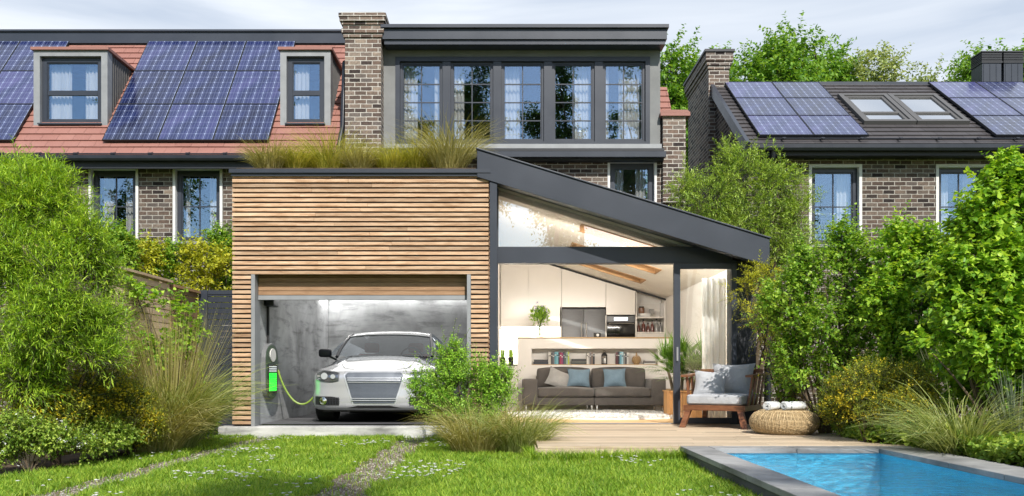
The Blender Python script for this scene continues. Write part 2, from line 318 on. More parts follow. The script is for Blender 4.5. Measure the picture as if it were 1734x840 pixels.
# ------------------------------------------------------------------ mesh builder
class MB:
    def __init__(s): s.v = []; s.f = []; s.mi = []; s.cur = 0; s.smooth = []
    def mat(s, i): s.cur = i; return s
    def add(s, vs, fs, smooth=False):
        o = len(s.v); s.v += [tuple(v) for v in vs]
        for f in fs: s.f.append(tuple(o+i for i in f)); s.mi.append(s.cur); s.smooth.append(smooth)
        return s
    def box(s, x0, x1, y0, y1, z0, z1):
        x0, x1 = sorted((x0, x1)); y0, y1 = sorted((y0, y1)); z0, z1 = sorted((z0, z1))
        v = [(x0,y0,z0),(x1,y0,z0),(x1,y1,z0),(x0,y1,z0),(x0,y0,z1),(x1,y0,z1),(x1,y1,z1),(x0,y1,z1)]
        return s.add(v, [(3,2,1,0),(4,5,6,7),(0,1,5,4),(1,2,6,5),(2,3,7,6),(3,0,4,7)])
    def hexa(s, v):
        return s.add(v, [(3,2,1,0),(4,5,6,7),(0,1,5,4),(1,2,6,5),(2,3,7,6),(3,0,4,7)])
    def bar(s, a, b, w, h, up=(0,0,1)):
        a = Vector(a); b = Vector(b); d = (b-a).normalized(); u = Vector(up)
        if abs(d.dot(u)) > 0.98: u = Vector((0,1,0))
        sx = d.cross(u).normalized()*w/2; sy = sx.cross(d).normalized()*h/2
        v = [a-sx-sy, a+sx-sy, b+sx-sy, b-sx-sy, a-sx+sy, a+sx+sy, b+sx+sy, b-sx+sy]
        return s.hexa(v)
    def prism(s, poly, axis, a0, a1):
        """poly: 2D points (x,z) for axis y, (y,z) for axis x, (x,y) for axis z"""
        def P(p, a): return {'y': (p[0], a, p[1]), 'x': (a, p[0], p[1]), 'z': (p[0], p[1], a)}[axis]
        n = len(poly); v = [P(p, a0) for p in poly] + [P(p, a1) for p in poly]
        f = [tuple(range(n)), tuple(range(2*n-1, n-1, -1))]
        f += [(i, n+i, n+(i+1) % n, (i+1) % n) for i in range(n)]
        return s.add(v, f)
    def tube(s, pts, rad, n=8, cap=True):
        pts = [Vector(p) for p in pts]
        if isinstance(rad, (int, float)): rad = [rad]*len(pts)
        vs = []; prev = None
        for i, p in enumerate(pts):
            d = (pts[min(i+1, len(pts)-1)]-pts[max(i-1, 0)]).normalized()
            if prev is None:
                u = Vector((0,0,1)) if abs(d.z) < 0.9 else Vector((1,0,0)); a = d.cross(u).normalized()
            else: a = (prev - d*prev.dot(d)).normalized()
            prev = a; b = d.cross(a)
            for k in range(n):
                t = 2*math.pi*k/n; vs.append(p + (a*math.cos(t)+b*math.sin(t))*rad[i])
        f = []
        for i in range(len(pts)-1):
            for k in range(n): f.append((i*n+k, i*n+(k+1) % n, (i+1)*n+(k+1) % n, (i+1)*n+k))
        if cap: f.append(tuple(range(n-1, -1, -1))); f.append(tuple((len(pts)-1)*n+k for k in range(n)))
        return s.add(vs, f, True)
    def lathe(s, prof, c, n=24, sx=1, sy=1, wob=0):
        vs = []; m = len(prof)
        for r, z in prof:
            for k in range(n):
                t = 2*math.pi*k/n; rr = r*(1+wob*math.sin(5*t+z*9))
                vs.append((c[0]+rr*sx*math.cos(t), c[1]+rr*sy*math.sin(t), c[2]+z))
        f = [(i*n+k, i*n+(k+1) % n, (i+1)*n+(k+1) % n, (i+1)*n+k) for i in range(m-1) for k in range(n)]
        s.add(vs, f, True)
        if prof[0][0] > 1e-4: s.add([vs[k] for k in range(n)], [tuple(range(n-1, -1, -1))])
        if prof[-1][0] > 1e-4: s.add([vs[(m-1)*n+k] for k in range(n)], [tuple(range(n))])
        return s
    def pillow(s, c, w, h, t, rot=None, n=9, sag=0.0, pinch=0.12):
        """soft cushion: w wide (x), h high (z), t thick (y) about c"""
        rot = rot or Matrix.Identity(3); vs = []
        for side in (-1, 1):
            for j in range(n+1):
                for i in range(n+1):
                    u = i/n*2-1; v = j/n*2-1
                    e = (1-u*u)*(1-v*v)
                    th = (max(e, 0)**0.45)*t/2
                    kx = 1-pinch*(1-v*v)*abs(u); kz = 1-pinch*(1-u*u)*abs(v)
                    p = Vector((u*w/2*kx, side*th - sag*(1-u*u), v*h/2*kz))
                    p = rot @ p; vs.append(p+Vector(c))
        f = []; q = (n+1)*(n+1)
        for j in range(n):
            for i in range(n):
                a = j*(n+1)+i
                f.append((a, a+1, a+n+2, a+n+1)); f.append((q+a, q+a+n+1, q+a+n+2, q+a+1))
        return s.add(vs, f, True)
    def rbox(s, x0, x1, y0, y1, z0, z1, r=0.03, seg=3, puff=0.0):
        """box with rounded edges; puff bulges the faces a little"""
        bm = bmesh.new(); bmesh.ops.create_cube(bm, size=1)
        for v in bm.verts: v.co = Vector((x0+(v.co.x+.5)*(x1-x0), y0+(v.co.y+.5)*(y1-y0), z0+(v.co.z+.5)*(z1-z0)))
        if puff:
            bmesh.ops.subdivide_edges(bm, edges=bm.edges[:], cuts=5, use_grid_fill=True)
            cx, cy, cz = (x0+x1)/2, (y0+y1)/2, (z0+z1)/2
            for v in bm.verts:
                u = (v.co.x-cx)/(x1-x0)*2; w = (v.co.y-cy)/(y1-y0)*2; q = (v.co.z-cz)/(z1-z0)*2
                if abs(q) > .99: v.co.z += math.copysign(puff*(1-u*u)*(1-w*w), q)
                if abs(w) > .99: v.co.y += math.copysign(puff*.6*(1-u*u)*(1-q*q), w)
                if abs(u) > .99: v.co.x += math.copysign(puff*.4*(1-w*w)*(1-q*q), u)
            es = [e for e in bm.edges if len(e.link_faces) == 2 and e.calc_face_angle() > 0.9]
        else: es = bm.edges[:]
        bmesh.ops.bevel(bm, geom=es, offset=r, segments=seg, affect='EDGES', profile=0.6)
        bm.verts.ensure_lookup_table()
        s.add([v.co.copy() for v in bm.verts], [tuple(v.index for v in f.verts) for f in bm.faces], True)
        bm.free(); return s
    def transform(s, mtx, start=0):
        for i in range(start, len(s.v)): s.v[i] = tuple(mtx @ Vector(s.v[i]))
        return s
    def build(s, name, mats, parent=None, loc=None, sharp=40, bevel=0.0):
        if not isinstance(mats, (list, tuple)): mats = [mats]
        org = Vector(loc) if loc is not None else Vector((0,0,0))
        if parent is not None: org = WL[parent.name]
        used = sorted({i for f in s.f for i in f})
        if len(used) < len(s.v):
            mp_ = {u: k for k, u in enumerate(used)}; s.v = [s.v[u] for u in used]; s.f = [tuple(mp_[i] for i in f) for f in s.f]
        me = bpy.data.meshes.new(name)
        me.from_pydata([tuple(Vector(v)-org) for v in s.v], [], s.f)
        for m in mats: me.materials.append(m)
        me.polygons.foreach_set('material_index', s.mi); me.polygons.foreach_set('use_smooth', s.smooth)
        # metre-scaled wall coordinates for every face
        uvl = me.uv_layers.new(name='UVMap')
        Z = Vector((0,0,1))
        for p in me.polygons:
            nn = p.normal
            if abs(nn.z) > 0.995: t = Vector((1,0,0)); b = Vector((0,1,0))
            else:
                t = Z.cross(nn).normalized(); b = nn.cross(t)
                if abs(t.x) >= abs(t.y):
                    if t.x < 0: t = -t
                elif t.y < 0: t = -t
                if b.z < 0: b = -b
            for li in p.loop_indices:
                co = me.vertices[me.loops[li].vertex_index].co + org
                uvl.data[li].uv = (co.dot(t), co.dot(b))
        me.validate(); me.update()
        o = bpy.data.objects.new(name, me); COL.objects.link(o)
        if parent is not None: o.parent = parent
        else: o.location = org
        WL[o.name] = org
        if bevel:
            md = o.modifiers.new('bevel', 'BEVEL'); md.width = bevel; md.segments = 2; md.limit_method = 'ANGLE'; md.angle_limit = R(50)
        if any(s.smooth) and sharp:
            try: me.set_sharp_from_angle(angle=R(sharp))
            except Exception: pass
        return o
WL = {}
def tag(o, label=None, cat=None, group=None, kind=None):
    if label: o['label'] = label
    if cat: o['category'] = cat
    if group: o['group'] = group
    if kind: o['kind'] = kind
    return o
def thing(name, loc, label, cat, group=None):
    o = bpy.data.objects.new(name, None); COL.objects.link(o); o.location = loc; o.empty_display_size = 0.1
    WL[o.name] = Vector(loc); return tag(o, label, cat, group)

def np_mesh(name, V, F, mats, parent=None, loc=(0,0,0), mi=None, smooth=False):
    """V (n,3) array, F list of equal-length index arrays (k,4) or (k,3)"""
    org = np.array(WL[parent.name] if parent is not None else loc, dtype=float)
    me = bpy.data.meshes.new(name); me.vertices.add(len(V)); me.vertices.foreach_set('co', (V-org).astype(np.float32).ravel())
    if not isinstance(F, list): F = [F]
    tot = sum(f.size for f in F); me.loops.add(tot)
    me.loops.foreach_set('vertex_index', np.concatenate([f.ravel() for f in F]).astype(np.int32))
    np_ = sum(len(f) for f in F); me.polygons.add(np_)
    lens = np.concatenate([np.full(len(f), f.shape[1]) for f in F]); st = np.concatenate([[0], np.cumsum(lens)[:-1]])
    me.polygons.foreach_set('loop_start', st.astype(np.int32)); me.polygons.foreach_set('loop_total', lens.astype(np.int32))
    if not isinstance(mats, (list, tuple)): mats = [mats]
    for m in mats: me.materials.append(m)
    if mi is not None: me.polygons.foreach_set('material_index', mi.astype(np.int32))
    if smooth: me.polygons.foreach_set('use_smooth', np.ones(np_, dtype=bool))
    me.update(calc_edges=True)
    o = bpy.data.objects.new(name, me); COL.objects.link(o)
    if parent is not None: o.parent = parent
    else: o.location = loc
    WL[o.name] = Vector(org); return o
def nrm(a): return a/np.maximum(np.linalg.norm(a, axis=-1, keepdims=True), 1e-9)

def leaves(P, D, L, Wd, shape='diamond', fold=0.15, rng=RNG):
    """one leaf at every P pointing along D. returns V, F"""
    n = len(P); D = nrm(D); rv = nrm(rng.normal(size=(n, 3)) + np.array([0, 0, 0.0]))
    up = np.tile(np.array([0., 0., 1.]), (n, 1)) + 0.55*rv; Sd = nrm(np.cross(D, up)); N = np.cross(Sd, D)
    L = L*(0.7+0.6*rng.random((n, 1))); Wd = Wd*(0.75+0.5*rng.random((n, 1)))
    if shape == 'diamond':
        V = np.stack([P, P+D*L*0.42+Sd*Wd/2+N*fold*Wd, P+D*L-N*L*0.14, P+D*L*0.42-Sd*Wd/2+N*fold*Wd], 1)
        F = np.arange(4*n).reshape(n, 4); return V.reshape(-1, 3), F
    if shape == 'heart':
        V = np.stack([P+D*L*0.06, P+D*L*0.0+Sd*Wd*0.30+N*fold*Wd*.6, P+D*L*0.34+Sd*Wd*0.5+N*fold*Wd, P+D*L-N*L*0.16,
                      P+D*L*0.34-Sd*Wd*0.5+N*fold*Wd, P+D*L*0.0-Sd*Wd*0.30+N*fold*Wd*.6], 1)
        b = (6*np.arange(n))[:, None]
        F = np.concatenate([b+np.array([[0,1,2,3]]), b+np.array([[0,3,4,5]])], 1).reshape(-1, 4)
        return V.reshape(-1, 3), F
def ribbons(P, D0, D1, L, Wd, seg=4, rng=RNG, twist=None):
    """arching blades: start direction D0 bending to D1. returns V, F"""
    n = len(P); D0 = nrm(D0); D1 = nrm(D1); pts = [P]; cur = P
    Sd = nrm(np.cross(D0, D1)+1e-4*rng.normal(size=(n, 3)))
    if twist is not None: Sd = nrm(Sd + twist*rng.normal(size=(n, 3)))
    for i in range(seg):
        t = (i+0.5)/seg; d = nrm(D0*(1-t**1.3)+D1*t**1.3); cur = cur + d*(L/seg); pts.append(cur)
    rows = []
    for i, p in enumerate(pts):
        t = i/seg; w = Wd*max(0.06, (1-t**1.8))*(0.6+0.4*min(1, t*4)); rows.append(p+Sd*w/2); rows.append(p-Sd*w/2)
    V = np.stack(rows, 1); k = 2*(seg+1); b = (k*np.arange(n))[:, None]
    F = np.concatenate([b+np.array([[2*i, 2*i+1, 2*i+3, 2*i+2]]) for i in range(seg)], 1).reshape(-1, 4)
    return V.reshape(-1, 3), F
def merge(parts):
    V = []; F = []; mi = []; o = 0
    for k, (v, f, m) in enumerate(parts):
        V.append(v); F.append(f+o); mi.append(np.full(len(f), m)); o += len(v)
    return np.concatenate(V), np.concatenate(F), np.concatenate(mi)
# ================================================================== the setting: ground, pool, deck
def pillar_ground():
    G = MB(); z = -0.16
    X = [-400, 1.85, 4.2, 400]; Y = [-400, 2.0, 9.2, 900]
    for i in range(3):
        for j in range(3):
            if i == 1 and j == 1: continue
            G.add([(X[i],Y[j],z),(X[i+1],Y[j],z),(X[i+1],Y[j+1],z),(X[i],Y[j+1],z)], [(0,1,2,3)])
    m, n, l, b = new_mat('meadow_ground'); setc(b, (.08,.13,.03), 0.95, 0, 0.1)
    v = coord(n, l, 'Object'); f = noise(n, l, v, 6, 8, 0.7); g = noise(n, l, v, 0.5, 4)
    c = ramp(n, l, f, [(0.3, (.045,.05,.018)), (0.5, (.075,.12,.022)), (0.7, (.12,.18,.035))])
    c = mixrgb(n, l, c, ramp(n, l, g, [(0.35, (.8,.85,.7)), (0.65, (1.2,1.15,1.1))]), 1.0, 'MULTIPLY')
    l.new(c, b.inputs['Base Color']); bump(n, l, b, f, 0.8, 0.03)
    tag(G.build('ground', m), kind='structure')
pillar_ground()
# two worn wheel tracks of bare soil and gravel crossing the lawn to the garage
def track(xc, y0, y1, w, name='path'):
    G = MB(); n = 46; vs = []; rr = random.Random(int(xc*100))
    for i in range(n+1):
        y = y0+(y1-y0)*i/n; wl_ = w*(0.42+0.16*rr.random()); wr = w*(0.42+0.16*rr.random())
        vs += [(xc-wl_, y, -0.152), (xc+wr, y, -0.152)]
    G.add(vs, [(2*i, 2*i+1, 2*i+3, 2*i+2) for i in range(n)])
    m, n_, l, b = new_mat('track_soil'); setc(b, (.2,.15,.1), 0.95, 0, 0.1)
    v = coord(n_, l, 'Object'); f = noise(n_, l, v, 45, 6, 0.75); g = noise(n_, l, v, 5, 4)
    c = ramp(n_, l, f, [(0.3, (.07,.05,.035)), (0.5, (.19,.145,.10)), (0.68, (.36,.31,.25))])
    c = mixrgb(n_, l, c, (.07,.11,.03), ramp(n_, l, g, [(0.5, (0,0,0)), (0.66, (.8,.8,.8))]))
    l.new(c, b.inputs['Base Color']); bump(n_, l, b, f, 1.0, 0.02)
    return tag(G.build(name, m), kind='structure')
TRK = [(-1.24, 0.50), (-3.33, 0.38)]
track(TRK[0][0], 2.0, 12.0, TRK[0][1]); track(TRK[1][0], 2.0, 12.0, TRK[1][1])

# pool
PX0, PX1, PY0, PY1 = 2.06, 3.76, 1.6, 8.90
def pool():
    m, n, l, b = new_mat('pool_tiles'); setc(b, (.3,.6,.75), 0.35, 0, 0.5)
    uv = coord(n, l, 'UV'); x = n.new('ShaderNodeTexBrick'); x.offset = 0; l.new(uv, x.inputs['Vector'])
    x.inputs['Scale'].default_value = 1; x.inputs['Brick Width'].default_value = 0.10; x.inputs['Row Height'].default_value = 0.10
    x.inputs['Mortar Size'].default_value = 0.003
    x.inputs['Color1'].default_value = (.27,.72,.86,1); x.inputs['Color2'].default_value = (.36,.80,.91,1); x.inputs['Mortar'].default_value = (.55,.80,.88,1)
    v = coord(n, l, 'Object'); w = noise(n, l, v, 1.2, 2)
    l.new(mixrgb(n, l, x.outputs['Color'], (.34,.72,.86), nmath(n, l, 'MULTIPLY', w, 0.5)), b.inputs['Base Color'])
    G = MB(); d = -1.25
    G.add([(PX0,PY0,d),(PX1,PY0,d),(PX1,PY1,d),(PX0,PY1,d),(PX0,PY0,-.02),(PX1,PY0,-.02),(PX1,PY1,-.02),(PX0,PY1,-.02)],
          [(0,1,2,3),(0,4,5,1),(1,5,6,2),(2,6,7,3),(3,7,4,0)])
    # broad steps at the near end
    for k in range(4): G.box(PX0+.01, PX1-.01, PY0+.01+k*.001, PY0+2.6+0.42*k, -1.24, -0.30-0.26*k)
    G.box(PX0+.006, PX0+.42, PY0+.02, 6.9, -1.245, -.42); G.box(PX0+.425, PX0+.80, PY0+.03, 6.5, -1.243, -.72)
    tag(G.build('pool_basin', m), kind='structure')
    # water: a rippled sheet a hand below the coping
    m, n, l, b = new_mat('pool_water'); n.remove(b)
    tr = n.new('ShaderNodeBsdfTransparent'); tr.inputs[0].default_value = (.50,.86,.99,1)
    gl = n.new('ShaderNodeBsdfGlossy'); gl.inputs['Roughness'].default_value = 0.02; gl.inputs[0].default_value = (.9,.96,1,1)
    v = coord(n, l, 'Object', (1.0, 1.6, 1)); f1 = noise(n, l, v, 5.5, 3, 0.5, 0.6); f2 = noise(n, l, v, 18, 2)
    bp = n.new('ShaderNodeBump'); bp.inputs['Strength'].default_value = 0.75; bp.inputs['Distance'].default_value = 0.055
    l.new(nmath(n, l, 'ADD', f1, nmath(n, l, 'MULTIPLY', f2, 0.2)), bp.inputs['Height'])
    fr = n.new('ShaderNodeFresnel'); fr.inputs[0].default_value = 1.33; l.new(bp.outputs[0], fr.inputs['Normal']); l.new(bp.outputs[0], gl.inputs['Normal'])
    mx = n.new('ShaderNodeMixShader'); l.new(nmath(n, l, 'MULTIPLY', fr.outputs[0], 0.85, True), mx.inputs[0])
    rf = n.new('ShaderNodeBsdfRefraction'); rf.inputs['IOR'].default_value = 1.33; rf.inputs['Roughness'].default_value = 0.03; rf.inputs[0].default_value = (.50,.90,1.0,1); l.new(bp.outputs[0], rf.inputs['Normal'])
    mr = n.new('ShaderNodeMixShader'); mr.inputs[0].default_value = 0.3; l.new(tr.outputs[0], mr.inputs[1]); l.new(rf.outputs[0], mr.inputs[2])
    l.new(mr.outputs[0], mx.inputs[1]); l.new(gl.outputs[0], mx.inputs[2]); l.new(mx.outputs[0], n['Material Output'].inputs[0])
    G = MB(); G.add([(PX0,PY0,-.055),(PX1,PY0,-.055),(PX1,PY1,-.055),(PX0,PY1,-.055)], [(0,1,2,3)])
    tag(G.build('pool_water', m), kind='structure')
    # coping stones
    m = concrete_mat('coping_stone', (.27,.268,.265)); m2 = concrete_mat('coping_side', (.09,.095,.105))
    G = MB(); gap = .004
    def stones(x0, x1, y0, y1, along, step):
        a0, a1 = (y0, y1) if along == 'y' else (x0, x1); k = max(1, round((a1-a0)/step)); st = (a1-a0)/k
        for i in range(k):
            p, q = a0+i*st+gap/2, a0+(i+1)*st-gap/2
            if along == 'y': G.box(x0, x1, p, q, -.05, 0.0)
            else: G.box(p, q, y0, y1, -.05, 0.0)
    stones(1.80, PX0+.02, PY0, 9.19, 'y', 0.8); stones(PX1-.02, 4.16, PY0, 9.19, 'y', 0.8); stones(PX0+.026, PX1-.026, PY1-.02, 9.19, 'x', 0.8)
    o = G.build('pool_coping', m, bevel=0.006); tag(o, kind='structure')
    G = MB(); G.box(1.82, 1.93, PY0, 9.18, -.22, -.052); G.box(4.09, 4.14, PY0, 9.18, -.22, -.052); G.box(1.932, 4.088, 9.13, 9.18, -.22, -.052)
    G.box(1.932, PX0-.002, PY0, 9.128, -.22, -.056); G.box(PX1+.002, 4.088, PY0, 9.128, -.22, -.056)
    tag(G.build('pool_kerb', m2), kind='structure')
pool()

# deck: boards run across
def deck():
    G = MB(); y = 9.205; rr = random.Random(3)
    while y < 13.0:
        x = 0.32 if y < 11.7 else -0.02 if y < 12.3 else -0.16; x1 = 5.0 if y < 12.44 else 4.1
        xs = [x]; 
        while xs[-1] < x1: xs.append(min(x1, xs[-1]+rr.uniform(1.6, 3.0)))
        for a, b_ in zip(xs[:-1], xs[1:]):
            if b_-a > 0.02: G.box(a+.002, b_-.002, y, min(y+.138, 12.985), -.03, 0.0)
        y += .145
    tag(G.build('deck', M['deck'], bevel=0.003), kind='structure')
    G = MB(); G.box(.34, 4.98, 9.23, 12.95, -.16, -.034)
    tag(G.build('deck_joists', M['anth_dark']), kind='structure')
    G = MB(); G.box(.32, 4.98, 9.196, 9.222, -.16, -.032); G.box(.30, .318, 9.196, 11.7, -.16, -.032); tag(G.build('deck_edge', M['deck']), kind='structure')
deck()

# garage slab / apron
G = MB(); G.box(-4.05, -.02, 12.42, 12.72, -.16, 0.0)
tag(G.build('concrete_apron', M['slab'], bevel=0.01), kind='structure')

# ================================================================== house helpers
def wall_grid(G, x0, x1, z0, z1, Y, T, holes):
    """front wall at depth Y, T thick, with rectangular openings and their reveals"""
    xs = sorted({x0, x1, *[min(max(v, x0), x1) for h in holes for v in h[:2]]}); zs = sorted({z0, z1, *[min(max(v, z0), z1) for h in holes for v in h[2:]]})
    def hole(cx, cz): return any(h[0] < cx < h[1] and h[2] < cz < h[3] for h in holes)
    nx, nz_ = len(xs)-1, len(zs)-1
    H = [[hole((xs[i]+xs[i+1])/2, (zs[j]+zs[j+1])/2) for j in range(nz_)] for i in range(nx)]
    def solid(i, j): return 0 <= i < nx and 0 <= j < nz_ and not H[i][j]
    for i in range(nx):
        for j in range(nz_):
            if H[i][j]: continue
            a, b_, c, d = xs[i], xs[i+1], zs[j], zs[j+1]
            G.add([(a,Y,c),(b_,Y,c),(b_,Y,d),(a,Y,d)], [(0,1,2,3)]); G.add([(a,Y+T,c),(b_,Y+T,c),(b_,Y+T,d),(a,Y+T,d)], [(3,2,1,0)])
            if not solid(i-1, j): G.add([(a,Y,c),(a,Y+T,c),(a,Y+T,d),(a,Y,d)], [(3,2,1,0)])
            if not solid(i+1, j): G.add([(b_,Y,c),(b_,Y+T,c),(b_,Y+T,d),(b_,Y,d)], [(0,1,2,3)])
            if not solid(i, j-1): G.add([(a,Y,c),(b_,Y,c),(b_,Y+T,c),(a,Y+T,c)], [(3,2,1,0)])
            if not solid(i, j+1): G.add([(a,Y,d),(b_,Y,d),(b_,Y+T,d),(a,Y+T,d)], [(0,1,2,3)])
def wavy(G, x0, x1, Y, z0, z1, amp=.022, wl_=.075, seed=0):
    rr = random.Random(seed); n = max(6, int((x1-x0)/wl_*6)); vs = []; ph = rr.uniform(0, 6)
    for i in range(n+1):
        x = x0+(x1-x0)*i/n; t = (x-x0)/wl_*2*math.pi
        y = Y+amp*math.sin(t+ph+0.8*math.sin(x*9+ph))+.3*amp*math.sin(2.3*t+ph)
        vs += [(x, y*1.0, z0), (x, Y+(y-Y)*0.75, z1)]
    return G.add(vs, [(2*i, 2*i+2, 2*i+3, 2*i+1) for i in range(n)], True)
def window(parent, x0, x1, z0, z1, Y, nx=2, nz=4, curt=((0, .3), (.72, 1)), fw=.075, rail=None, surround=None, name='window', bw=.022, depth=.07, seed=0, clabel=None):
    """frame > pane, curtains (sub-parts); Y is the frame's front plane"""
    G = MB(); G.box(x0, x0+fw, Y, Y+depth, z0, z1); G.box(x1-fw, x1, Y, Y+depth, z0, z1)
    G.box(x0+fw, x1-fw, Y, Y+depth, z1-fw, z1); G.box(x0+fw, x1-fw, Y, Y+depth, z0, z0+fw)
    # stepped inner sash
    s = .022; a, b_, c, d = x0+fw, x1-fw, z0+fw, z1-fw
    for q in ((a,a+s,c,d),(b_-s,b_,c,d),(a+s,b_-s,c,c+s),(a+s,b_-s,d-s,d)): G.box(q[0], q[1], Y+.02, Y+depth-.005, q[2], q[3])
    a += s; b_ -= s; c += s; d -= s
    for i in range(1, nx): xc = a+(b_-a)*i/nx; G.box(xc-bw/2, xc+bw/2, Y+.025, Y+.055, c, d)
    for j in range(1, nz): zc = c+(d-c)*j/nz; G.box(a, b_, Y+.028, Y+.052, zc-bw/2, zc+bw/2)
    if rail: zc = c+(d-c)*rail; G.box(a, b_, Y+.012, Y+.06, zc-.05, zc+.05)
    fr = G.build(name, M['anth'], parent)
    G = MB(); G.box(a, b_, Y+.038, Y+.044, c, d); G.build('pane', M['glass_house'], fr)
    for k, (u, v) in enumerate(curt):
        G = MB(); wavy(G, a+(b_-a)*u, a+(b_-a)*v, Y+.17, c-.05, d+.05, seed=seed*7+k); G.build('curtain', M['curtain'], fr)
    if surround:
        G = MB(); w, yw = surround
        G.box(x0-w, x0-.002, yw-.012, Y+depth, z0-w*.4, z1+w); G.box(x1+.002, x1+w, yw-.012, Y+depth, z0-w*.4, z1+w)
        G.box(x0-.002, x1+.002, yw-.012, Y+depth, z1+.002, z1+w)
        G.build('surround', M['surround'], fr)
        G = MB(); G.box(x0-w-.03, x1+w+.03, yw-.05, Y+.02, z0-.06, z0-.004); G.build('sill', M['zinc'], fr)
    return fr
def roof_plane(G, x0, x1, y0, z0, tan, length, course=.217, th=.022, holes=()):
    """overlapping rows of flat tiles, each row a wedge proud of the next"""
    c = math.cos(math.atan(tan)); s_ = math.sin(math.atan(tan)); n = int(math.ceil(length/course))
    tw = .33
    for k in range(n):
        a = k*course; b_ = min(length, a+course+.03); rr = random.Random(k)
        xs = [x0]; x = x0 + (tw*.5 if k % 2 else tw)
        while x < x1-.02: xs.append(x); x += tw
        xs.append(x1)
        cut = [h for h in holes if h[2] < (a+b_)/2 < h[3]]
        segs = [(xs[i], xs[i+1]) for i in range(len(xs)-1)]
        for h in cut:
            ns = []
            for p, q in segs:
                if q <= h[0] or p >= h[1]: ns.append((p, q)); continue
                if p < h[0]-.01: ns.append((p, h[0]))
                if q > h[1]+.01: ns.append((h[1], q))
            segs = ns
        for sg in segs:
            g = .0025; h = th+rr.uniform(-.002, .003)
            P = lambda x_, q, up: (x_, y0+c*q-s_*up, z0+s_*q+c*up)
            xa, xb = sg[0]+g, sg[1]-g
            G.hexa([P(xa,a,0),P(xb,a,0),P(xb,b_,0),P(xa,b_,0),P(xa,a,h+.012),P(xb,a,h+.012),P(xb,b_,.006),P(xa,b_,.006)])
    # solid deck below
    P = lambda x_, q, up: (x_, y0+c*q-s_*up, z0+s_*q+c*up)
    def dk(xa, xb, sa, sb): G.hexa([P(xa,sa,-.14),P(xb,sa,-.14),P(xb,sb,-.14),P(xa,sb,-.14),P(xa,sa,-.003),P(xb,sa,-.003),P(xb,sb,-.003),P(xa,sb,-.003)])
    cx_ = x0+.01
    for h in sorted(holes):
        dk(cx_, h[0], .02, length); dk(h[0], h[1], .02, h[2]); dk(h[0], h[1], h[3], length); cx_ = h[1]
    dk(cx_, x1-.01, .02, length)
def snow_rail(parent, x0, x1, y0, z0, tan, s, step=.75, name='snow_guard'):
    c = math.cos(math.atan(tan)); s_ = math.sin(math.atan(tan))
    P = lambda x_, q, up: (x_, y0+c*q-s_*up, z0+s_*q+c*up)
    G = MB(); G.tube([P(x0, s, .09), P(x1, s, .09)], .016, 6)
    x = x0+.35
    while x < x1: G.bar(P(x, s-.04, .10), P(x, s+.14, .02), .03, .018); G.tube([P(x-.035, s, .09), P(x+.035, s, .09)], .028, 6); x += step
    G.build(name, M['gutter'], parent)
def gutter(parent, x0, x1, Y, z, r=.065, boxy=False):
    G = MB()
    prof = [(Y-2*r, z), (Y-2*r, z-r*1.1), (Y-1.6*r, z-r*1.75), (Y-.4*r, z-r*1.75), (Y, z-r*1.2), (Y, z), (Y-.12*r, z), (Y-.16*r, z-r*1.1), (Y-.6*r, z-r*1.55), (Y-1.4*r, z-r*1.55), (Y-1.84*r, z-r*1.05), (Y-1.85*r, z)]
    n = len(prof); vs = [(x0, *p) for p in prof]+[(x1, *p) for p in prof]
    G.add(vs, [(i, n+i, n+(i+1) % n, (i+1) % n) for i in range(n)]); G.build('gutter', M['gutter'], parent)

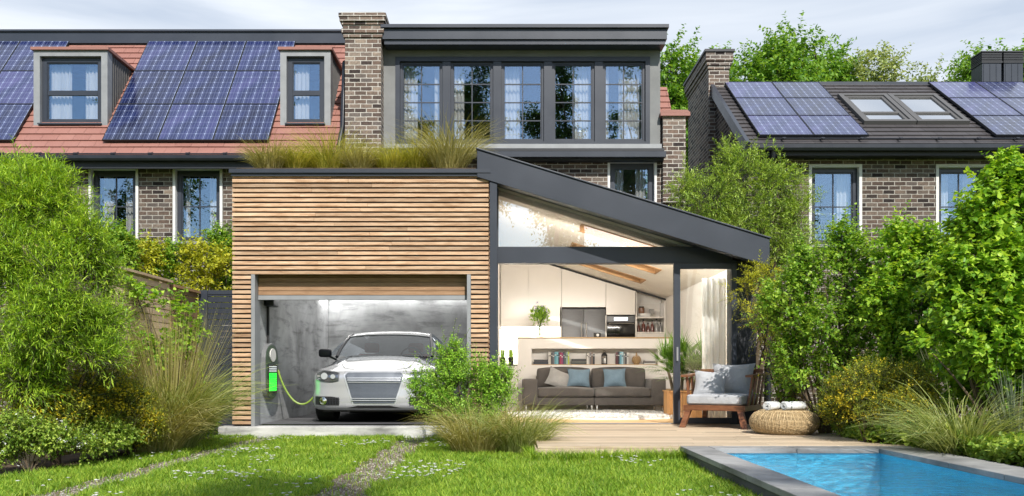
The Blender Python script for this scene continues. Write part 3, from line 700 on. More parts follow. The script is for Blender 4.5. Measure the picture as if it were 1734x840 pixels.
# ================================================================== left house
LT = 1.235; LY0, LZ0 = 17.75, 5.3-1.235*0.25        # eave line of the red roofs
LLEN = (20.46-17.75)/math.cos(math.atan(LT))
def left_house():
    H = thing('terraced_house', (-9, 18, -.16), 'brick terraced house with red tiled roof, two square dormers and a long dark ridge capping', 'house')
    G = MB(); holes = [(-8.44-.07, -7.54+.07, 3.36, 4.88+.07), (-6.73-.07, -5.83+.07, 3.36, 4.88+.07), (-3.7, -3.0, -1, 3.45)]
    wall_grid(G, -15, -3.18, -.16, 5.1, 18.0, .30, holes)
    G.box(-15, -14.7, 18.3, 22.6, -.16, 5.0); G.box(-15, -3.18, 22.6, 22.9, -.16, 5.0)
    G.build('brick_wall', M['brick'], H)
    # eave shadow board and soffit
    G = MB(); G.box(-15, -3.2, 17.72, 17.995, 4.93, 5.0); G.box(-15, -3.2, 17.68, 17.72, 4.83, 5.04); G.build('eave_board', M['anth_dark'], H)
    G = MB(); roof_plane(G, -15, -3.19, LY0, LZ0, LT, LLEN, holes=[(-9.80, -8.38, 1.30, 3.1), (-4.66, -3.73, 1.30, 3.1)]); G.build('roof', M['tile_red'], H)
    G = MB(); G.prism([(20.46, 8.34), (20.46, 7.9), (22.9, 5.0), (23.1, 5.0), (20.8, 8.34)], 'x', -15, -3.19); G.build('rear_roof', M['tile_dark'], H)
    G = MB(); G.box(-15, -3.2, 20.36, 21.3, 8.33, 8.585); G.box(-15, -3.2, 20.32, 21.34, 8.587, 8.63); G.box(-15, -3.2, 20.42, 21.2, 8.24, 8.328); G.build('ridge_cap', M['anth'], H)
    gutter(H, -15, -3.22, 17.66, 5.07, .06); snow_rail(H, -15, -3.3, LY0, LZ0, LT, .12)
    for i, (a, b_, cu) in enumerate(((-8.44, -7.54, ((.05,.36),(.70,.95))), (-6.73, -5.83, ((0,.16),(.72,1))))):
        window(H, a, b_, 3.42, 4.88, 18.10, 2, 3 if False else 2, cu, .085, surround=(.055, 18.0), seed=i, name='window')
    # dormers
    def dormer(x0, x1, cu, seed):
        Yf = 18.46; zt, zb = 7.47, 5.86
        G = MB(); w = .13
        G.box(x0, x0+w, Yf, Yf+.22, zb, zt); G.box(x1-w, x1, Yf, Yf+.22, zb, zt); G.box(x0+w, x1-w, Yf, Yf+.22, zt-w*.9, zt); G.box(x0+w, x1-w, Yf+.02, Yf+.22, zb, zb+.05)
        D = G.build('dormer', M['zinc'], H)
        G = MB(); yb = lambda z: 18+(z-5.3)/LT
        for xs in ((x0+.012, x0+.045), (x1-.045, x1-.012)):
            G = MB(); G.prism([(Yf+.221, zb-.02), (yb(zb)+.0, zb-.1), (yb(zt)+.02, zt-.03), (Yf+.221, zt-.03)], 'x', *xs)
            # standing seams
            y = Yf+.30
            while y < yb(zt)-.05:
                zl = 5.3+(y-18)*LT; xo = xs[1] if xs[0] > (x0+x1)/2 else xs[0]-.012
                G.box(xo, xo+.012, y, y+.012, zl-.02, zt-.04); y += .105
            G.build('cheek', M['cheek'], D)
        G = MB(); G.box(x0-.04, x1+.04, Yf-.05, yb(zt)+.1, zt+.002, zt+.06); G.build('dormer_roof', M['tile_red'], D)
        G = MB(); G.box(x0+w-.02, x1-w+.02, Yf-.06, Yf+.05, zb+.055, zb+.085); G.build('sill', M['anth'], D)
        a, b_, c, d = x0+w+.002, x1-w-.002, zb+.088, zt-w*.9-.002
        f = window(H, a, b_, c, d, Yf+.09, 1, 1, cu, .10, rail=.47, name='dormer_window', seed=seed, depth=.09)
    dormer(-9.86, -8.32, ((.0,.40),(.70,1)), 11); dormer(-4.72, -3.67, ((.0,.55),), 12)
    G = MB(); G.tube([(-3.32, 18.15, 7.1), (-3.32, 18.6, 7.28), (-3.32, 19.0, 7.35)], .05, 10); G.tube([(-3.33, 17.6, 4.95), (-3.33, 17.62, 5.3), (-3.32, 17.95, 5.75), (-3.32, 18.15, 7.1)], .05, 10); G.build('downpipe', M['gutter'], H)
left_house()

# ================================================================== middle house
def middle_house():
    H = thing('terraced_house', (0, 18, -.16), 'brick house with a wide five-window roof dormer and tall chimney above the extension', 'house')
    G = MB()
    steps = [(-4+i*.9, -4+(i+1)*.9) for i in range(9)]
    holes = [(2.1-.05, 3.0+.05, 3.50, 5.04+.05)]
    for a, b_ in steps:
        zt = 3.5 if b_ <= -.2 else min(3.5, 3.867-.305*((a+b_)/2+.417)-.22)
        holes.append((a, b_, -1, zt))
    wall_grid(G, -3.18, 3.62, -.16, 5.1, 18.0, .30, holes)
    G.box(3.45, 3.62, 18.3, 22.6, -.16, 5.0); G.box(-3.18, 3.62, 22.6, 22.9, -.16, 5.0)
    G.build('brick_wall', M['brick'], H)
    # end parapet of brick with a red tiled cap
    G = MB(); G.box(3.16, 3.62, 17.9, 18.9, 4.2, 5.93); P = G.build('parapet', M['brick_pale'], H)
    G = MB(); G.box(3.10, 3.70, 17.84, 18.96, 5.932, 6.0); G.prism([(3.10, 6.002), (3.70, 6.002), (3.64, 6.05), (3.16, 6.05)], 'y', 17.84, 18.96); G.build('parapet_cap', M['tile_red'], P)
    G = MB(); roof_plane(G, 3.13, 3.50, LY0+.3, LZ0+.3*LT, LT, 2.1); G.build('roof', M['tile_red'], H)
    G = MB(); G.prism([(20.46, 8.34), (20.3, 7.7), (22.9, 5.0), (23.1, 5.0), (20.8, 8.34)], 'x', -3.17, 3.5); G.build('rear_roof', M['tile_dark'], H)
    # chimney
    G = MB(); x0, x1, y0, y1 = -3.216, -2.50, 17.62, 18.9
    G.box(x0, x1, y0, y1, 5.0, 7.42)
    for k, (e, a, b_) in enumerate(((.03,7.42,7.50),(.06,7.50,7.58),(.035,7.58,7.66),(.06,7.66,7.72),(.095,7.72,7.80),(.11,7.80,7.87))):
        G.box(x0-e, x1+e, y0-e, y1+e, a+.001, b_)
    C_ = G.build('chimney', M['brick_pale'], H)
    G = MB(); G.box(x0-.08, x1+.08, y0-.08, y1+.08, 7.872, 7.90); G.build('chimney_cap', M['slab'], C_)
    # wide dormer
    G = MB(); bx0, bx1, bz0, bz1 = -2.26, 2.91, 5.40, 7.17
    wall_grid(G, -2.50, 3.12, 5.26, 7.39, 18.0, .25, [(bx0, bx1, bz0, bz1)])
    G.box(2.87, 3.12, 18.25, 21.6, 5.3, 7.39); G.box(-2.50, 3.12, 21.6, 21.9, 5.3, 7.39)
    D = G.build('wide_dormer', M['render_grey'], H)
    G = MB(); G.box(-2.47, 3.19, 17.62, 22.0, 7.392, 7.60); G.box(-2.50, 3.22, 17.56, 22.05, 7.602, 7.668); G.box(-2.44, 3.16, 17.66, 17.99, 7.30, 7.39)
    G.build('dormer_roof', M['anth'], D)
    G = MB()   # band frame with pilasters between the windows
    n = 5; fw = .09; tot = bx1-bx0; pil = .165; wfree = (tot-2*fw-4*pil)/5
    G.box(bx0, bx0+fw, 17.985, 18.14, bz0, bz1); G.box(bx1-fw, bx1, 17.985, 18.14, bz0, bz1)
    G.box(bx0+fw, bx1-fw, 17.985, 18.14, bz1-.09, bz1); G.box(bx0+fw, bx1-fw, 17.985, 18.14, bz0, bz0+.05)
    xs = []
    for i in range(5):
        a = bx0+fw+i*(wfree+pil); xs.append((a, a+wfree))
        if i < 4: G.box(a+wfree, a+wfree+pil, 18.0, 18.14, bz0+.052, bz1-.092)
    G.build('window_band', M['anth'], D)
    cus = [((0,.37),(.85,1)), ((0,.27),), ((0,.42),), ((.55,1),), ((0,.1),(.38,1))]
    for i, (a, b_) in enumerate(xs):
        window(H, a+.002, b_-.002, bz0+.054, bz1-.094, 18.045, 2, 4, cus[i], .045, seed=20+i)
    G = MB(); G.box(-2.48, 3.14, 17.93, 17.998, 5.27, 5.385); G.build('dormer_sill', M['zinc'], D)
    G = MB(); G.box(-2.48, 3.16, 17.74, 17.96, 5.195, 5.25); G.box(-2.48, 3.16, 17.80, 17.99, 5.02, 5.19); G.build('ledge', M['anth_dark'], H)
    G = MB(); G.box(-2.48, 3.18, 17.66, 17.797, 5.06, 5.17); G.build('box_gutter', M['anth'], H)
    window(H, 2.1, 3.0, 3.55, 5.03, 18.10, 1, 2, ((0,.28),(.66,1)), .095, surround=(.05, 18.0), seed=31)
middle_house()

# ================================================================== right house
RT = .697; RY0, RZ0 = 17.7, 5.31; RLEN = (20.93-17.7)/math.cos(math.atan(RT))
def right_house():
    H = thing('detached_house', (9, 18, -.16), 'dark-roofed brick house standing apart on the right behind the hedge', 'house')
    G = MB(); x0, x1 = 4.90, 16.5
    wall_grid(G, x0, x1, -.16, 5.2, 18.0, .3, [(6.2-.05, 7.16+.05, 3.3, 4.98), (8.78-.05, 9.72+.05, 3.3, 4.98)])
    G.box(x0, x1, 23.8, 24.1, -.16, 5.0)
    G.prism([(18.3, -.16), (23.8, -.16), (23.8, 5.35), (20.95, 7.45), (18.3, 5.5)], 'x', x0, x0+.3)
    G.prism([(18.3, -.16), (23.8, -.16), (23.8, 5.35), (20.95, 7.45), (18.3, 5.5)], 'x', x1-.3, x1)
    G.build('brick_wall', M['brick'], H)
    G = MB(); roof_plane(G, 4.84, 16.5, RY0, RZ0, RT, RLEN, .235); R_ = G.build('roof', M['tile_dark'], H)
    G = MB(); G.prism([(20.93, RZ0+(20.93-RY0)*RT), (20.93, RZ0+(20.93-RY0)*RT-.15), (24.2, 5.1), (24.3, 5.2)], 'x', 4.84, 16.5); G.build('rear_roof', M['tile_dark'], H)
    zr = RZ0+(20.93-RY0)*RT
    G = MB(); G.box(4.82, 16.5, 20.86, 21.0, zr-.03, zr+.045); G.build('ridge_cap', M['anth'], H)
    c = math.cos(math.atan(RT)); s_ = math.sin(math.atan(RT)); P = lambda x_, q, up: (x_, RY0+c*q-s_*up, RZ0+s_*q+c*up)
    G = MB(); G.hexa([P(4.78,0,-.16),P(4.86,0,-.16),P(4.86,RLEN,-.16),P(4.78,RLEN,-.16),P(4.78,0,.06),P(4.86,0,.06),P(4.86,RLEN,.06),P(4.78,RLEN,.06)]); G.build('verge_board', M['anth'], H)
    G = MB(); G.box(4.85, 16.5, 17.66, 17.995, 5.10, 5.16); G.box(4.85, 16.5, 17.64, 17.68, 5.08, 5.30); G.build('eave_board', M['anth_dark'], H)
    gutter(H, 4.84, 16.5, 17.64, 5.28, .07); snow_rail(H, 5.2, 16.5, RY0, RZ0, RT, .10, .78)
    G = MB(); G.tube([(5.3, 17.60, 5.16), (5.3, 17.62, 5.05), (5.3, 17.92, 4.9), (5.3, 17.93, -.1)], .05, 10); G.build('downpipe', M['gutter'], H)
    # chimney on the gable
    G = MB(); x0, x1, y0, y1 = 4.70, 5.24, 20.75, 23.1
    G.box(x0+.03, x1-.03, y0, y1, 4.6, 7.86)
    for e, a, b_ in ((.02,7.86,7.94),(.05,7.94,8.04),(.08,8.04,8.24)): G.box(x0-e+.03, x1+e-.03, y0-e, y1+e, a+.001, b_)
    C_ = G.build('chimney', M['brick_pale'], H)
    G = MB(); G.box(x0-.08, x1+.08, y0-.11, y1+.1, 8.242, 8.30); G.build('chimney_cap', M['anth_dark'], C_)
    for k, (a, b_, cu) in enumerate(((6.2, 7.16, ((.66,1),)), (8.78, 9.72, ((.0,.3),(.7,1))))):
        window(H, a, b_, 3.36, 4.93, 18.10, 2, 2, cu, .085, surround=(.06, 18.0), seed=41+k)
    # two roof windows side by side
    for k in range(2):
        xa = 7.50+k*1.12; xb = xa+1.10; sa = (18.62-RY0)/c; sb = (20.12-RY0)/c
        def slab(G, u0, u1, s0, s1, h0, h1): G.hexa([P(u0,s0,h0),P(u1,s0,h0),P(u1,s1,h0),P(u0,s1,h0),P(u0,s0,h1),P(u1,s0,h1),P(u1,s1,h1),P(u0,s1,h1)])
        G = MB(); w = .10
        slab(G, xa, xa+w, sa, sb, 0, .10); slab(G, xb-w, xb, sa, sb, 0, .10); slab(G, xa+w, xb-w, sa, sa+w, 0, .10); slab(G, xa+w, xb-w, sb-w, sb, 0, .10)
        w2 = .17; slab(G, xa+w, xa+w2, sa+w, sb-w, .0, .07); slab(G, xb-w2, xb-w, sa+w, sb-w, 0, .07); slab(G, xa+w2, xb-w2, sa+w, sa+w2, 0, .07); slab(G, xa+w2, xb-w2, sb-w2, sb-w, 0, .07)
        sm = sa+(sb-sa)*.34; slab(G, xa+w2, xb-w2, sm-.035, sm+.035, .0, .075)
        f = G.build('roof_window', M['cheek'], H)
        G = MB(); slab(G, xa+w2, xb-w2, sa+w2, sb-w2, .03, .045); G.build('pane', M['glass_roof'], f)
        G = MB(); slab(G, xa+w2, xb-w2, sa+w2, sb-w2, .006, .012); G.build('blind', M['white'], f)
right_house()
# twin flue stack
for k, xa in enumerate((11.38, 11.90)):
    t = thing('roof_vent', (xa+.22, 21.5, 7.4), 'square dark metal flue cowl on the right roof ridge, ' + ('left one of the pair' if k == 0 else 'right one of the pair'), 'roof vent', 'pair of metal flues on the dark roof')
    G = MB(); G.box(xa, xa+.46, 21.2, 21.7, 7.2, 8.16)
    for q in (.0, .15, .30): G.box(xa+.03+q, xa+.04+q, 21.19, 21.2, 7.3, 8.14)
    G.build('flue_casing', M['anth'], t, bevel=.006)
    G = MB(); G.box(xa-.02, xa+.48, 21.18, 21.72, 8.162, 8.20)
    for q in range(5): G.box(xa-.01, xa+.47, 21.19, 21.71, 8.215+q*.04, 8.24+q*.04)
    G.box(xa+.03, xa+.43, 21.24, 21.66, 8.2, 8.42); G.box(xa-.02, xa+.48, 21.18, 21.72, 8.42, 8.45)
    G.build('louvre_cap', M['anth_dark'], t)

# ================================================================== solar panels
def array(x0, ncol, nrow, w, ln, y0, z0, tan, s0, group, desc, colname):
    c = math.cos(math.atan(tan)); s_ = math.sin(math.atan(tan))
    rowname = ['bottom', 'middle', 'top']
    for i in range(ncol):
        for j in range(nrow):
            q = s0+j*ln; P = lambda u, v, up: (x0+i*w+u, y0+c*(q+v)-s_*up, z0+s_*(q+v)+c*up)
            def slab(G, u0, u1, v0, v1, h0, h1): G.hexa([P(u0,v0,h0),P(u1,v0,h0),P(u1,v1,h0),P(u0,v1,h0),P(u0,v0,h1),P(u1,v0,h1),P(u1,v1,h1),P(u0,v1,h1)])
            t = thing('solar_panel', P(w/2, 0, .06), f'blue solar panel, {rowname[j]} row, {colname[i]} column of {desc}', 'solar panel', group)
            G = MB(); g = .004; e = .013
            slab(G, g, w-g, g, g+e, .06, .105); slab(G, g, w-g, ln-g-e, ln-g, .06, .105); slab(G, g, g+e, g+e, ln-g-e, .06, .105); slab(G, w-g-e, w-g, g+e, ln-g-e, .06, .105)
            G.build('panel_frame', M['anth_dark'], t)
            G = MB(); slab(G, g+e, w-g-e, g+e, ln-g-e, .07, .098); o = G.build('cell_sheet', M['solar'], t)
            me = o.data; uvl = me.uv_layers[0].data   # cell grid starts at the panel corner
            for p in me.polygons:
                for li in p.loop_indices:
                    co = Vector(me.vertices[me.loops[li].vertex_index].co)+WL[t.name]
                    u = co.x-(x0+i*w+g+e); v = ((co.y-y0)*c+(co.z-z0)*s_)-(q+g+e); uvl[li].uv = (u+.002, v+.002)
            G = MB()
            for u in (w*.2, w*.8): slab(G, u-.02, u+.02, .03, ln-.03, .015, .058)
            G.build('mounting_rail', M['anth_dark'], t)
cl = lambda y: (y-LY0)/math.cos(math.atan(LT))
array(-8.24, 3, 3, 1.13, 1.25, LY0, LZ0, LT, cl(18.1), 'solar panels on the red roof', 'array between square dormers', ['left', 'middle', 'right'])
array(-10.05-1.13*3, 3, 3, 1.13, 1.25, LY0, LZ0, LT, cl(18.1), 'solar panels on the red roof', 'far left array', ['farthest left', 'middle', 'right'])
cr_ = lambda y: (y-RY0)/math.cos(math.atan(RT))
array(5.10, 2, 3, 1.11, 1.18, RY0, RZ0, RT, cr_(17.93), 'solar panels on the dark roof', 'array beside the gable chimney', ['left', 'right'])
array(9.88, 4, 3, 1.11, 1.18, RY0, RZ0, RT, cr_(17.93), 'solar panels on the dark roof', 'array right of the roof windows', ['leftmost', 'second', 'third', 'rightmost'])

# ================================================================== garage
GX0, GX1, GY = -3.875, -.255, 12.5
OX0, OX1, OZ = -3.59, -.525, 2.165
def garage():
    H = thing('garage', (-2.06, 12.5, 0), 'flat-roofed garage clad in horizontal larch slats with its door half raised', 'garage')
    G = MB(); p = .0683; hh = .046; n = int(3.56/p); rr = random.Random(5)
    for k in range(n):
        z = .03+k*p
        spans = [(GX0, GX1)] if z+hh > OZ else [(GX0, OX0-.02), (OX1+.02, GX1)]
        for a, b_ in spans:
            cuts = [a]
            if b_-a > 2: cuts.append(a+rr.uniform(.9, 2.6))
            cuts.append(b_)
            for u, v in zip(cuts[:-1], cuts[1:]): G.box(u+.001, v-.001, GY+rr.uniform(-.002,.002), GY+.028, z, z+hh)
        G.box(GX1-.028, GX1, GY+.03, 13.32, z, z+hh); G.box(GX0, GX0+.028, GY+.03, 17.9, z, z+hh)
    G.build('slat_cladding', M['slat'], H, bevel=.003)
    G = MB(); wall_grid(G, GX0+.03, GX1-.03, 0, 3.56, GY+.045, .20, [(OX0, OX1, -1, OZ)])
    G.box(GX0+.03, GX0+.10, GY+.246, 17.96, 0, 3.55); G.box(GX1-.06, GX1-.03, GY+.246, 17.96, 0, 3.55); G.build('backing_wall', M['black_matte'], H)
    G = MB(); G.box(GX0-.03, GX1+.03, GY-.05, 17.98, 3.57, 3.625); G.box(GX0-.01, GX1+.01, GY-.02, GY+.04, 3.53, 3.568); G.build('roof_edge', M['anth'], H)
    G = MB(); G.box(GX0+.05, GX1-.05, GY+.05, 17.97, 3.628, 3.66); G.build('planted_roof', M['soil'], H)
    # inner metal jambs
    for a, b_ in ((OX0-.018, OX0+.035), (OX1-.035, OX1+.018)):
        G = MB(); G.box(a, b_, GY+.005, GY+.28, 0.002, OZ-.002); G.build('door_jamb', M['zinc'], H)
    G = MB(); Yd = GY+.17; z0 = 1.80; k = 0
    while z0+.03+k*.062 < OZ+.15: G.box(OX0+.04, OX1-.04, Yd, Yd+.04, z0+.07+k*.062, z0+.07+k*.062+.055); k += 1
    G.box(OX0+.04, OX1-.04, Yd+.036, Yd+.06, z0+.03, OZ+.2)
    D = G.build('garage_door', M['slat_door'], H)
    G = MB(); G.box(OX0+.04, OX1-.04, Yd-.012, Yd+.06, z0, z0+.062); G.build('door_bottom_rail', M['zinc'], D)
    # concrete interior
    G = MB(); zc = 2.30
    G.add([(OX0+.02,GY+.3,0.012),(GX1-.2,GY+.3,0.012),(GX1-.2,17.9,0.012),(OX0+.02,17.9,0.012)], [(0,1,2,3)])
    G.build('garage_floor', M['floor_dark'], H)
    G = MB(); G.box(GX0+.11, OX0+.01, GY+.29, 17.9, 0, zc); G.box(GX1-.18, GX1-.07, GY+.29, 17.9, 0, zc); G.box(OX0+.012, GX1-.182, 17.8, 17.9, 0, zc); 
    G.box(GX0+.11, GX1-.07, GY+.29, 17.9, zc+.002, zc+.1); G.build('interior_wall', M['concrete'], H)
    # led strips along the back and side of the ceiling
    E = emit_mat('led', (1.0, .985, .95), 4.0)
    G = MB(); G.box(OX0+.08, GX1-.25, 17.70, 17.735, zc-.03, zc-.004); G.build('led_strip', E, H)
    def area(name, loc, rot, sx, sy, e, c=(1,.98,.94)):
        d = bpy.data.lights.new(name, 'AREA'); d.shape = 'RECTANGLE'; d.size = sx; d.size_y = sy; d.energy = e; d.color = c
        o = bpy.data.objects.new(name, d); COL.objects.link(o); o.location = loc; o.rotation_euler = rot; return o
    area('led_light', (-1.95, 17.66, zc-.035), (R(12), 0, 0), 3.0, .05, 7)
    area('led_light', (OX0+.12, 17.3, zc-.035), (0, R(-10), 0), .05, .8, 8)
    area('added_garage_fill', (-2.0, 15.4, zc-.02), (0, 0, 0), 2.6, 3.0, 34)  # added fill light under the ceiling, no fixture, brightens the garage
garage()

# ================================================================== garden extension
def zroof(x): return 3.867-.305*(x+.417)       # top line of the sloping roof
def extension():
    H = thing('garden_extension', (1.7, 13, 0), 'glazed living room extension with a sloping anthracite roof beside the garage', 'extension')
    th = .355; A = M['anth']; sky = [(13.3, 13.95), (15.2, 15.85), (16.9, 17.55)]; sx0, sx1 = 1.12, 2.66
    # roof slab in strips round the roof windows
    def slab(G, x0, x1, y0, y1, t0, t1):
        G.hexa([(x0,y0,zroof(x0)-t1),(x1,y0,zroof(x1)-t1),(x1,y1,zroof(x1)-t1),(x0,y1,zroof(x0)-t1),(x0,y0,zroof(x0)-t0),(x1,y0,zroof(x1)-t0),(x1,y1,zroof(x1)-t0),(x0,y1,zroof(x0)-t0)])
    G = MB(); ys = [12.62, 13.3, 13.95, 15.2, 15.85, 16.9, 17.55, 17.985]
    for i in range(len(ys)-1):
        if i % 2 == 1: slab(G, -.40, sx0, ys[i], ys[i+1], 0, th-.08); slab(G, sx1, 3.68, ys[i], ys[i+1], 0, th-.08)
        else: slab(G, -.40, 3.68, ys[i], ys[i+1], 0, th-.08)
    slab(G, -.24, 3.6, 17.985, 19.2, .0+.1, th-.08)
    roof = G.build('roof', A, H)
    G = MB(); slab(G, -.417, 3.70, 12.46, 12.618, -.03, th); slab(G, -.43, 3.715, 12.44, 12.7, -.055, -.032)
    G.hexa([(-.24,12.48,0),(-.135,12.48,0),(-.135,12.62,0),(-.24,12.62,0),(-.24,12.48,zroof(-.24)-th-.002),(-.135,12.48,zroof(-.135)-th-.002),(-.135,12.62,zroof(-.135)-th-.002),(-.24,12.62,zroof(-.24)-th-.002)])
    G.build('fascia', A, H, bevel=.006)
    # inner ceiling, cream
    G = MB()
    for i in range(len(ys)-1):
        a, b_ = max(ys[i], 13.1), ys[i+1]
        if i % 2 == 1:
            slab(G, -.14, sx0, a, b_, th-.078, th+.045); slab(G, sx1, 3.34, a, b_, th-.078, th+.045)
        else: slab(G, -.14, 3.34, a, b_, th-.078, th+.045)
    slab(G, -.14, 3.34, 17.985, 19.15, th-.078, th+.045)
    G.build('ceiling', M['ceil'], H)
    for a, b_ in sky:
        G = MB(); w = .03
        slab(G, sx0, sx1, a+.001, a+w, -.10, th+.06); slab(G, sx0, sx1, b_-w, b_-.001, -.10, th+.06); slab(G, sx0, sx0+w, a+w, b_-w, -.10, th+.06); slab(G, sx1-w, sx1, a+w, b_-w, -.10, th+.06)
        slab(G, sx0+w, sx1-w, (a+b_)/2-.02, (a+b_)/2+.02, -.06, .06)
        f = G.build('roof_light', M['wood_lining'], H)
        G = MB(); slab(G, sx0+w, sx1-w, a+w, b_-w, -.085, -.07); G.build('pane', M['glass_clear'], f)
    # facade frame at Y=13
    Y = 13.0; G = MB(); bz0, bz1 = pz(446, Y), pz(418, Y)
    G.box(-.16, 3.30, Y-.02, Y+.16, bz0, bz1); G.box(-.16, -.125, Y-.01, Y+.12, 0.002, bz0-.002)
    zt = lambda x: zroof(x)-th-.0
    G.prism([(-.16, bz1+.002), (-.12, bz1+.002), (-.12, zt(-.12)+.04), (-.16, zt(-.16)+.04)], 'y', Y, Y+.12)
    G.prism([(3.27, 0.002), (3.36, 0.002), (3.36, zt(3.36)+.04), (3.27, zt(3.27)+.04)], 'y', Y-.03, Y+.16)
    G.build('facade_frame', A, H, bevel=.004)
    # added light strip hidden behind the beam, brightens the living room
    G = MB(); G.box(.0, 3.2, Y+.163, Y+.185, bz0+.08, bz0+.13); G.build('added_beam_strip', emit_mat('added_beam_glow', (1,.93,.82), 5), H)
    d = bpy.data.lights.new('added_room_fill', 'AREA'); d.shape = 'RECTANGLE'; d.size = 3.2; d.size_y = .12; d.energy = 105; d.color = (1,.93,.84)
    o = bpy.data.objects.new('added_room_fill', d); COL.objects.link(o); o.location = (1.6, Y+.22, bz0+.11); o.rotation_euler = (R(66), 0, 0)
    G = MB(); xe = (3.867-th+.03-.305*.417-bz1)/.305
    G.prism([(-.12, bz1), (xe, bz1), (-.12, zt(-.12)+.03)], 'y', Y+.05, Y+.062); G.build('gable_glazing', M['glass_ext'], H)
    # side walls
    G = MB(); G.prism([(3.36, -.16), (3.66, -.16), (3.66, zt(3.66)+.05), (3.36, zt(3.36)+.05)], 'y', Y+.0, 19.3)
    G.build('side_wall', M['anth_dark'], H)
    G = MB(); G.box(3.345, 3.358, 13.17, 19.15, 0.0, 2.5); G.box(-.16, -.14, 13.3, 19.2, 0, 3.35); G.prism([(-.16, 0), (3.345, 0), (3.345, zt(3.34)+.02), (-.16, zt(-.16)+.02)], 'y', 19.16, 19.3)
    G.box(-.24, -.165, 13.33, 19.3, 0, 3.4)
    G.build('interior_wall', M['wall_white'], H)
    G = MB(); rr = random.Random(9); x = -.14
    y = 13.0
    while y < 19.1:
        G.box(-.14, 1.4+rr.uniform(-.6,.6), y+.001, y+.149, -.02, .004); y += .15
    G = MB(); y = 13.0
    while y < 19.1:
        xs = [-.14, rr.uniform(.6, 1.5), rr.uniform(1.9, 2.8), 3.34]
        for a, b_ in zip(xs[:-1], xs[1:]): G.box(a+.001, b_-.001, y+.001, y+.149, -.03, .006)
        y += .15
    G.build('oak_floor', M['oak'], H)
    # sliding door leaf
    G = MB(); x0, x1, zz1 = px(1140, 12.95), px(1246, 12.95), bz0-.01
    w = .095
    G.box(x0, x0+w, 12.90, 12.97, .012, zz1); G.box(x1-w*.8, x1, 12.90, 12.97, .012, zz1); G.box(x0+w, x1-w*.8, 12.90, 12.97, zz1-.08, zz1); G.box(x0+w, x1-w*.8, 12.90, 12.97, .012, .10)
    D = G.build('sliding_door', A, H, bevel=.004)
    G = MB(); G.box(x0+w, x1-w*.8, 12.925, 12.94, .10, zz1-.08); G.build('pane', M['glass_door'], D)
    G = MB(); G.box(x0+.035, x0+.06, 12.87, 12.90, .93, 1.13); G.build('handle', M['zinc'], D)
    G = MB(); G.box(-.12, 3.27, 12.99, 13.1, .007, .016); G.build('door_track', M['zinc'], H)
extension()
# curtain hanging inside the glazed door
G = MB(); wavy(G, 2.93, 3.30, 13.32, .03, 2.18, .03, .085, seed=77)
tag(G.build('curtain', M['curtain'], None, (3.1, 13.32, .03)), 'floor-length white curtain hanging behind the sliding glass door', 'curtain')

# ================================================================== fence and gate
def fence():
    H = thing('slat_fence', (-4.5, 9.5, -.16), 'tall wooden fence of horizontal slats running towards the garage on the left', 'fence')
    G = MB(); z = -.08
    while z < 1.93:
        for a, b_ in ((8.4, 10.1), (10.1, 11.8)): G.box(-4.52, -4.49, a+.002, b_-.002, z, z+.075)
        z += .088
    G.box(-4.56, -4.44, 8.4, 11.8, 1.955, 1.985)
    G.build('slat_panel', M['fence'], H)
    for y in (8.44, 10.1, 11.77):
        G = MB(); G.box(-4.60, -4.53, y-.035, y+.035, -.16, 1.97); G.build('post', M['fence'], H)
    H = thing('slat_fence', (-4.5, 12, -.16), 'slat fence stretch next to the gate, its shade put into darker brown wood', 'fence')
    G = MB(); z = -.08
    while z < 1.88: G.box(-4.52, -4.49, 11.84, 12.86, z, z+.085); z += .096
    G.box(-4.56, -4.44, 11.84, 12.86, 1.905, 1.94)
    G.build('slat_panel', M['slat_door'], H)  # darker wood stands in for the shade on this end of the fence
    G = MB(); G.box(-4.60, -4.53, 12.3, 12.37, -.16, 1.9); G.build('post', M['slat_door'], H)
    H = thing('garden_gate', (-4.2, 12.9, -.16), 'dark anthracite slatted gate between the fence and the garage', 'gate')
    G = MB(); z = -.06
    while z < 1.88: G.box(-4.36, -3.93, 12.93, 12.95, z, z+.075); z += .084
    G.build('gate_slats', M['anth'], H)
    G = MB(); G.box(-4.48, -4.36, 12.9, 12.98, -.16, 1.96); G.box(-3.93, -3.885, 12.9, 12.98, -.16, 1.96); G.box(-4.36, -3.93, 12.92, 12.97, 1.90, 1.96); G.build('gate_frame', M['anth'], H)
fence()
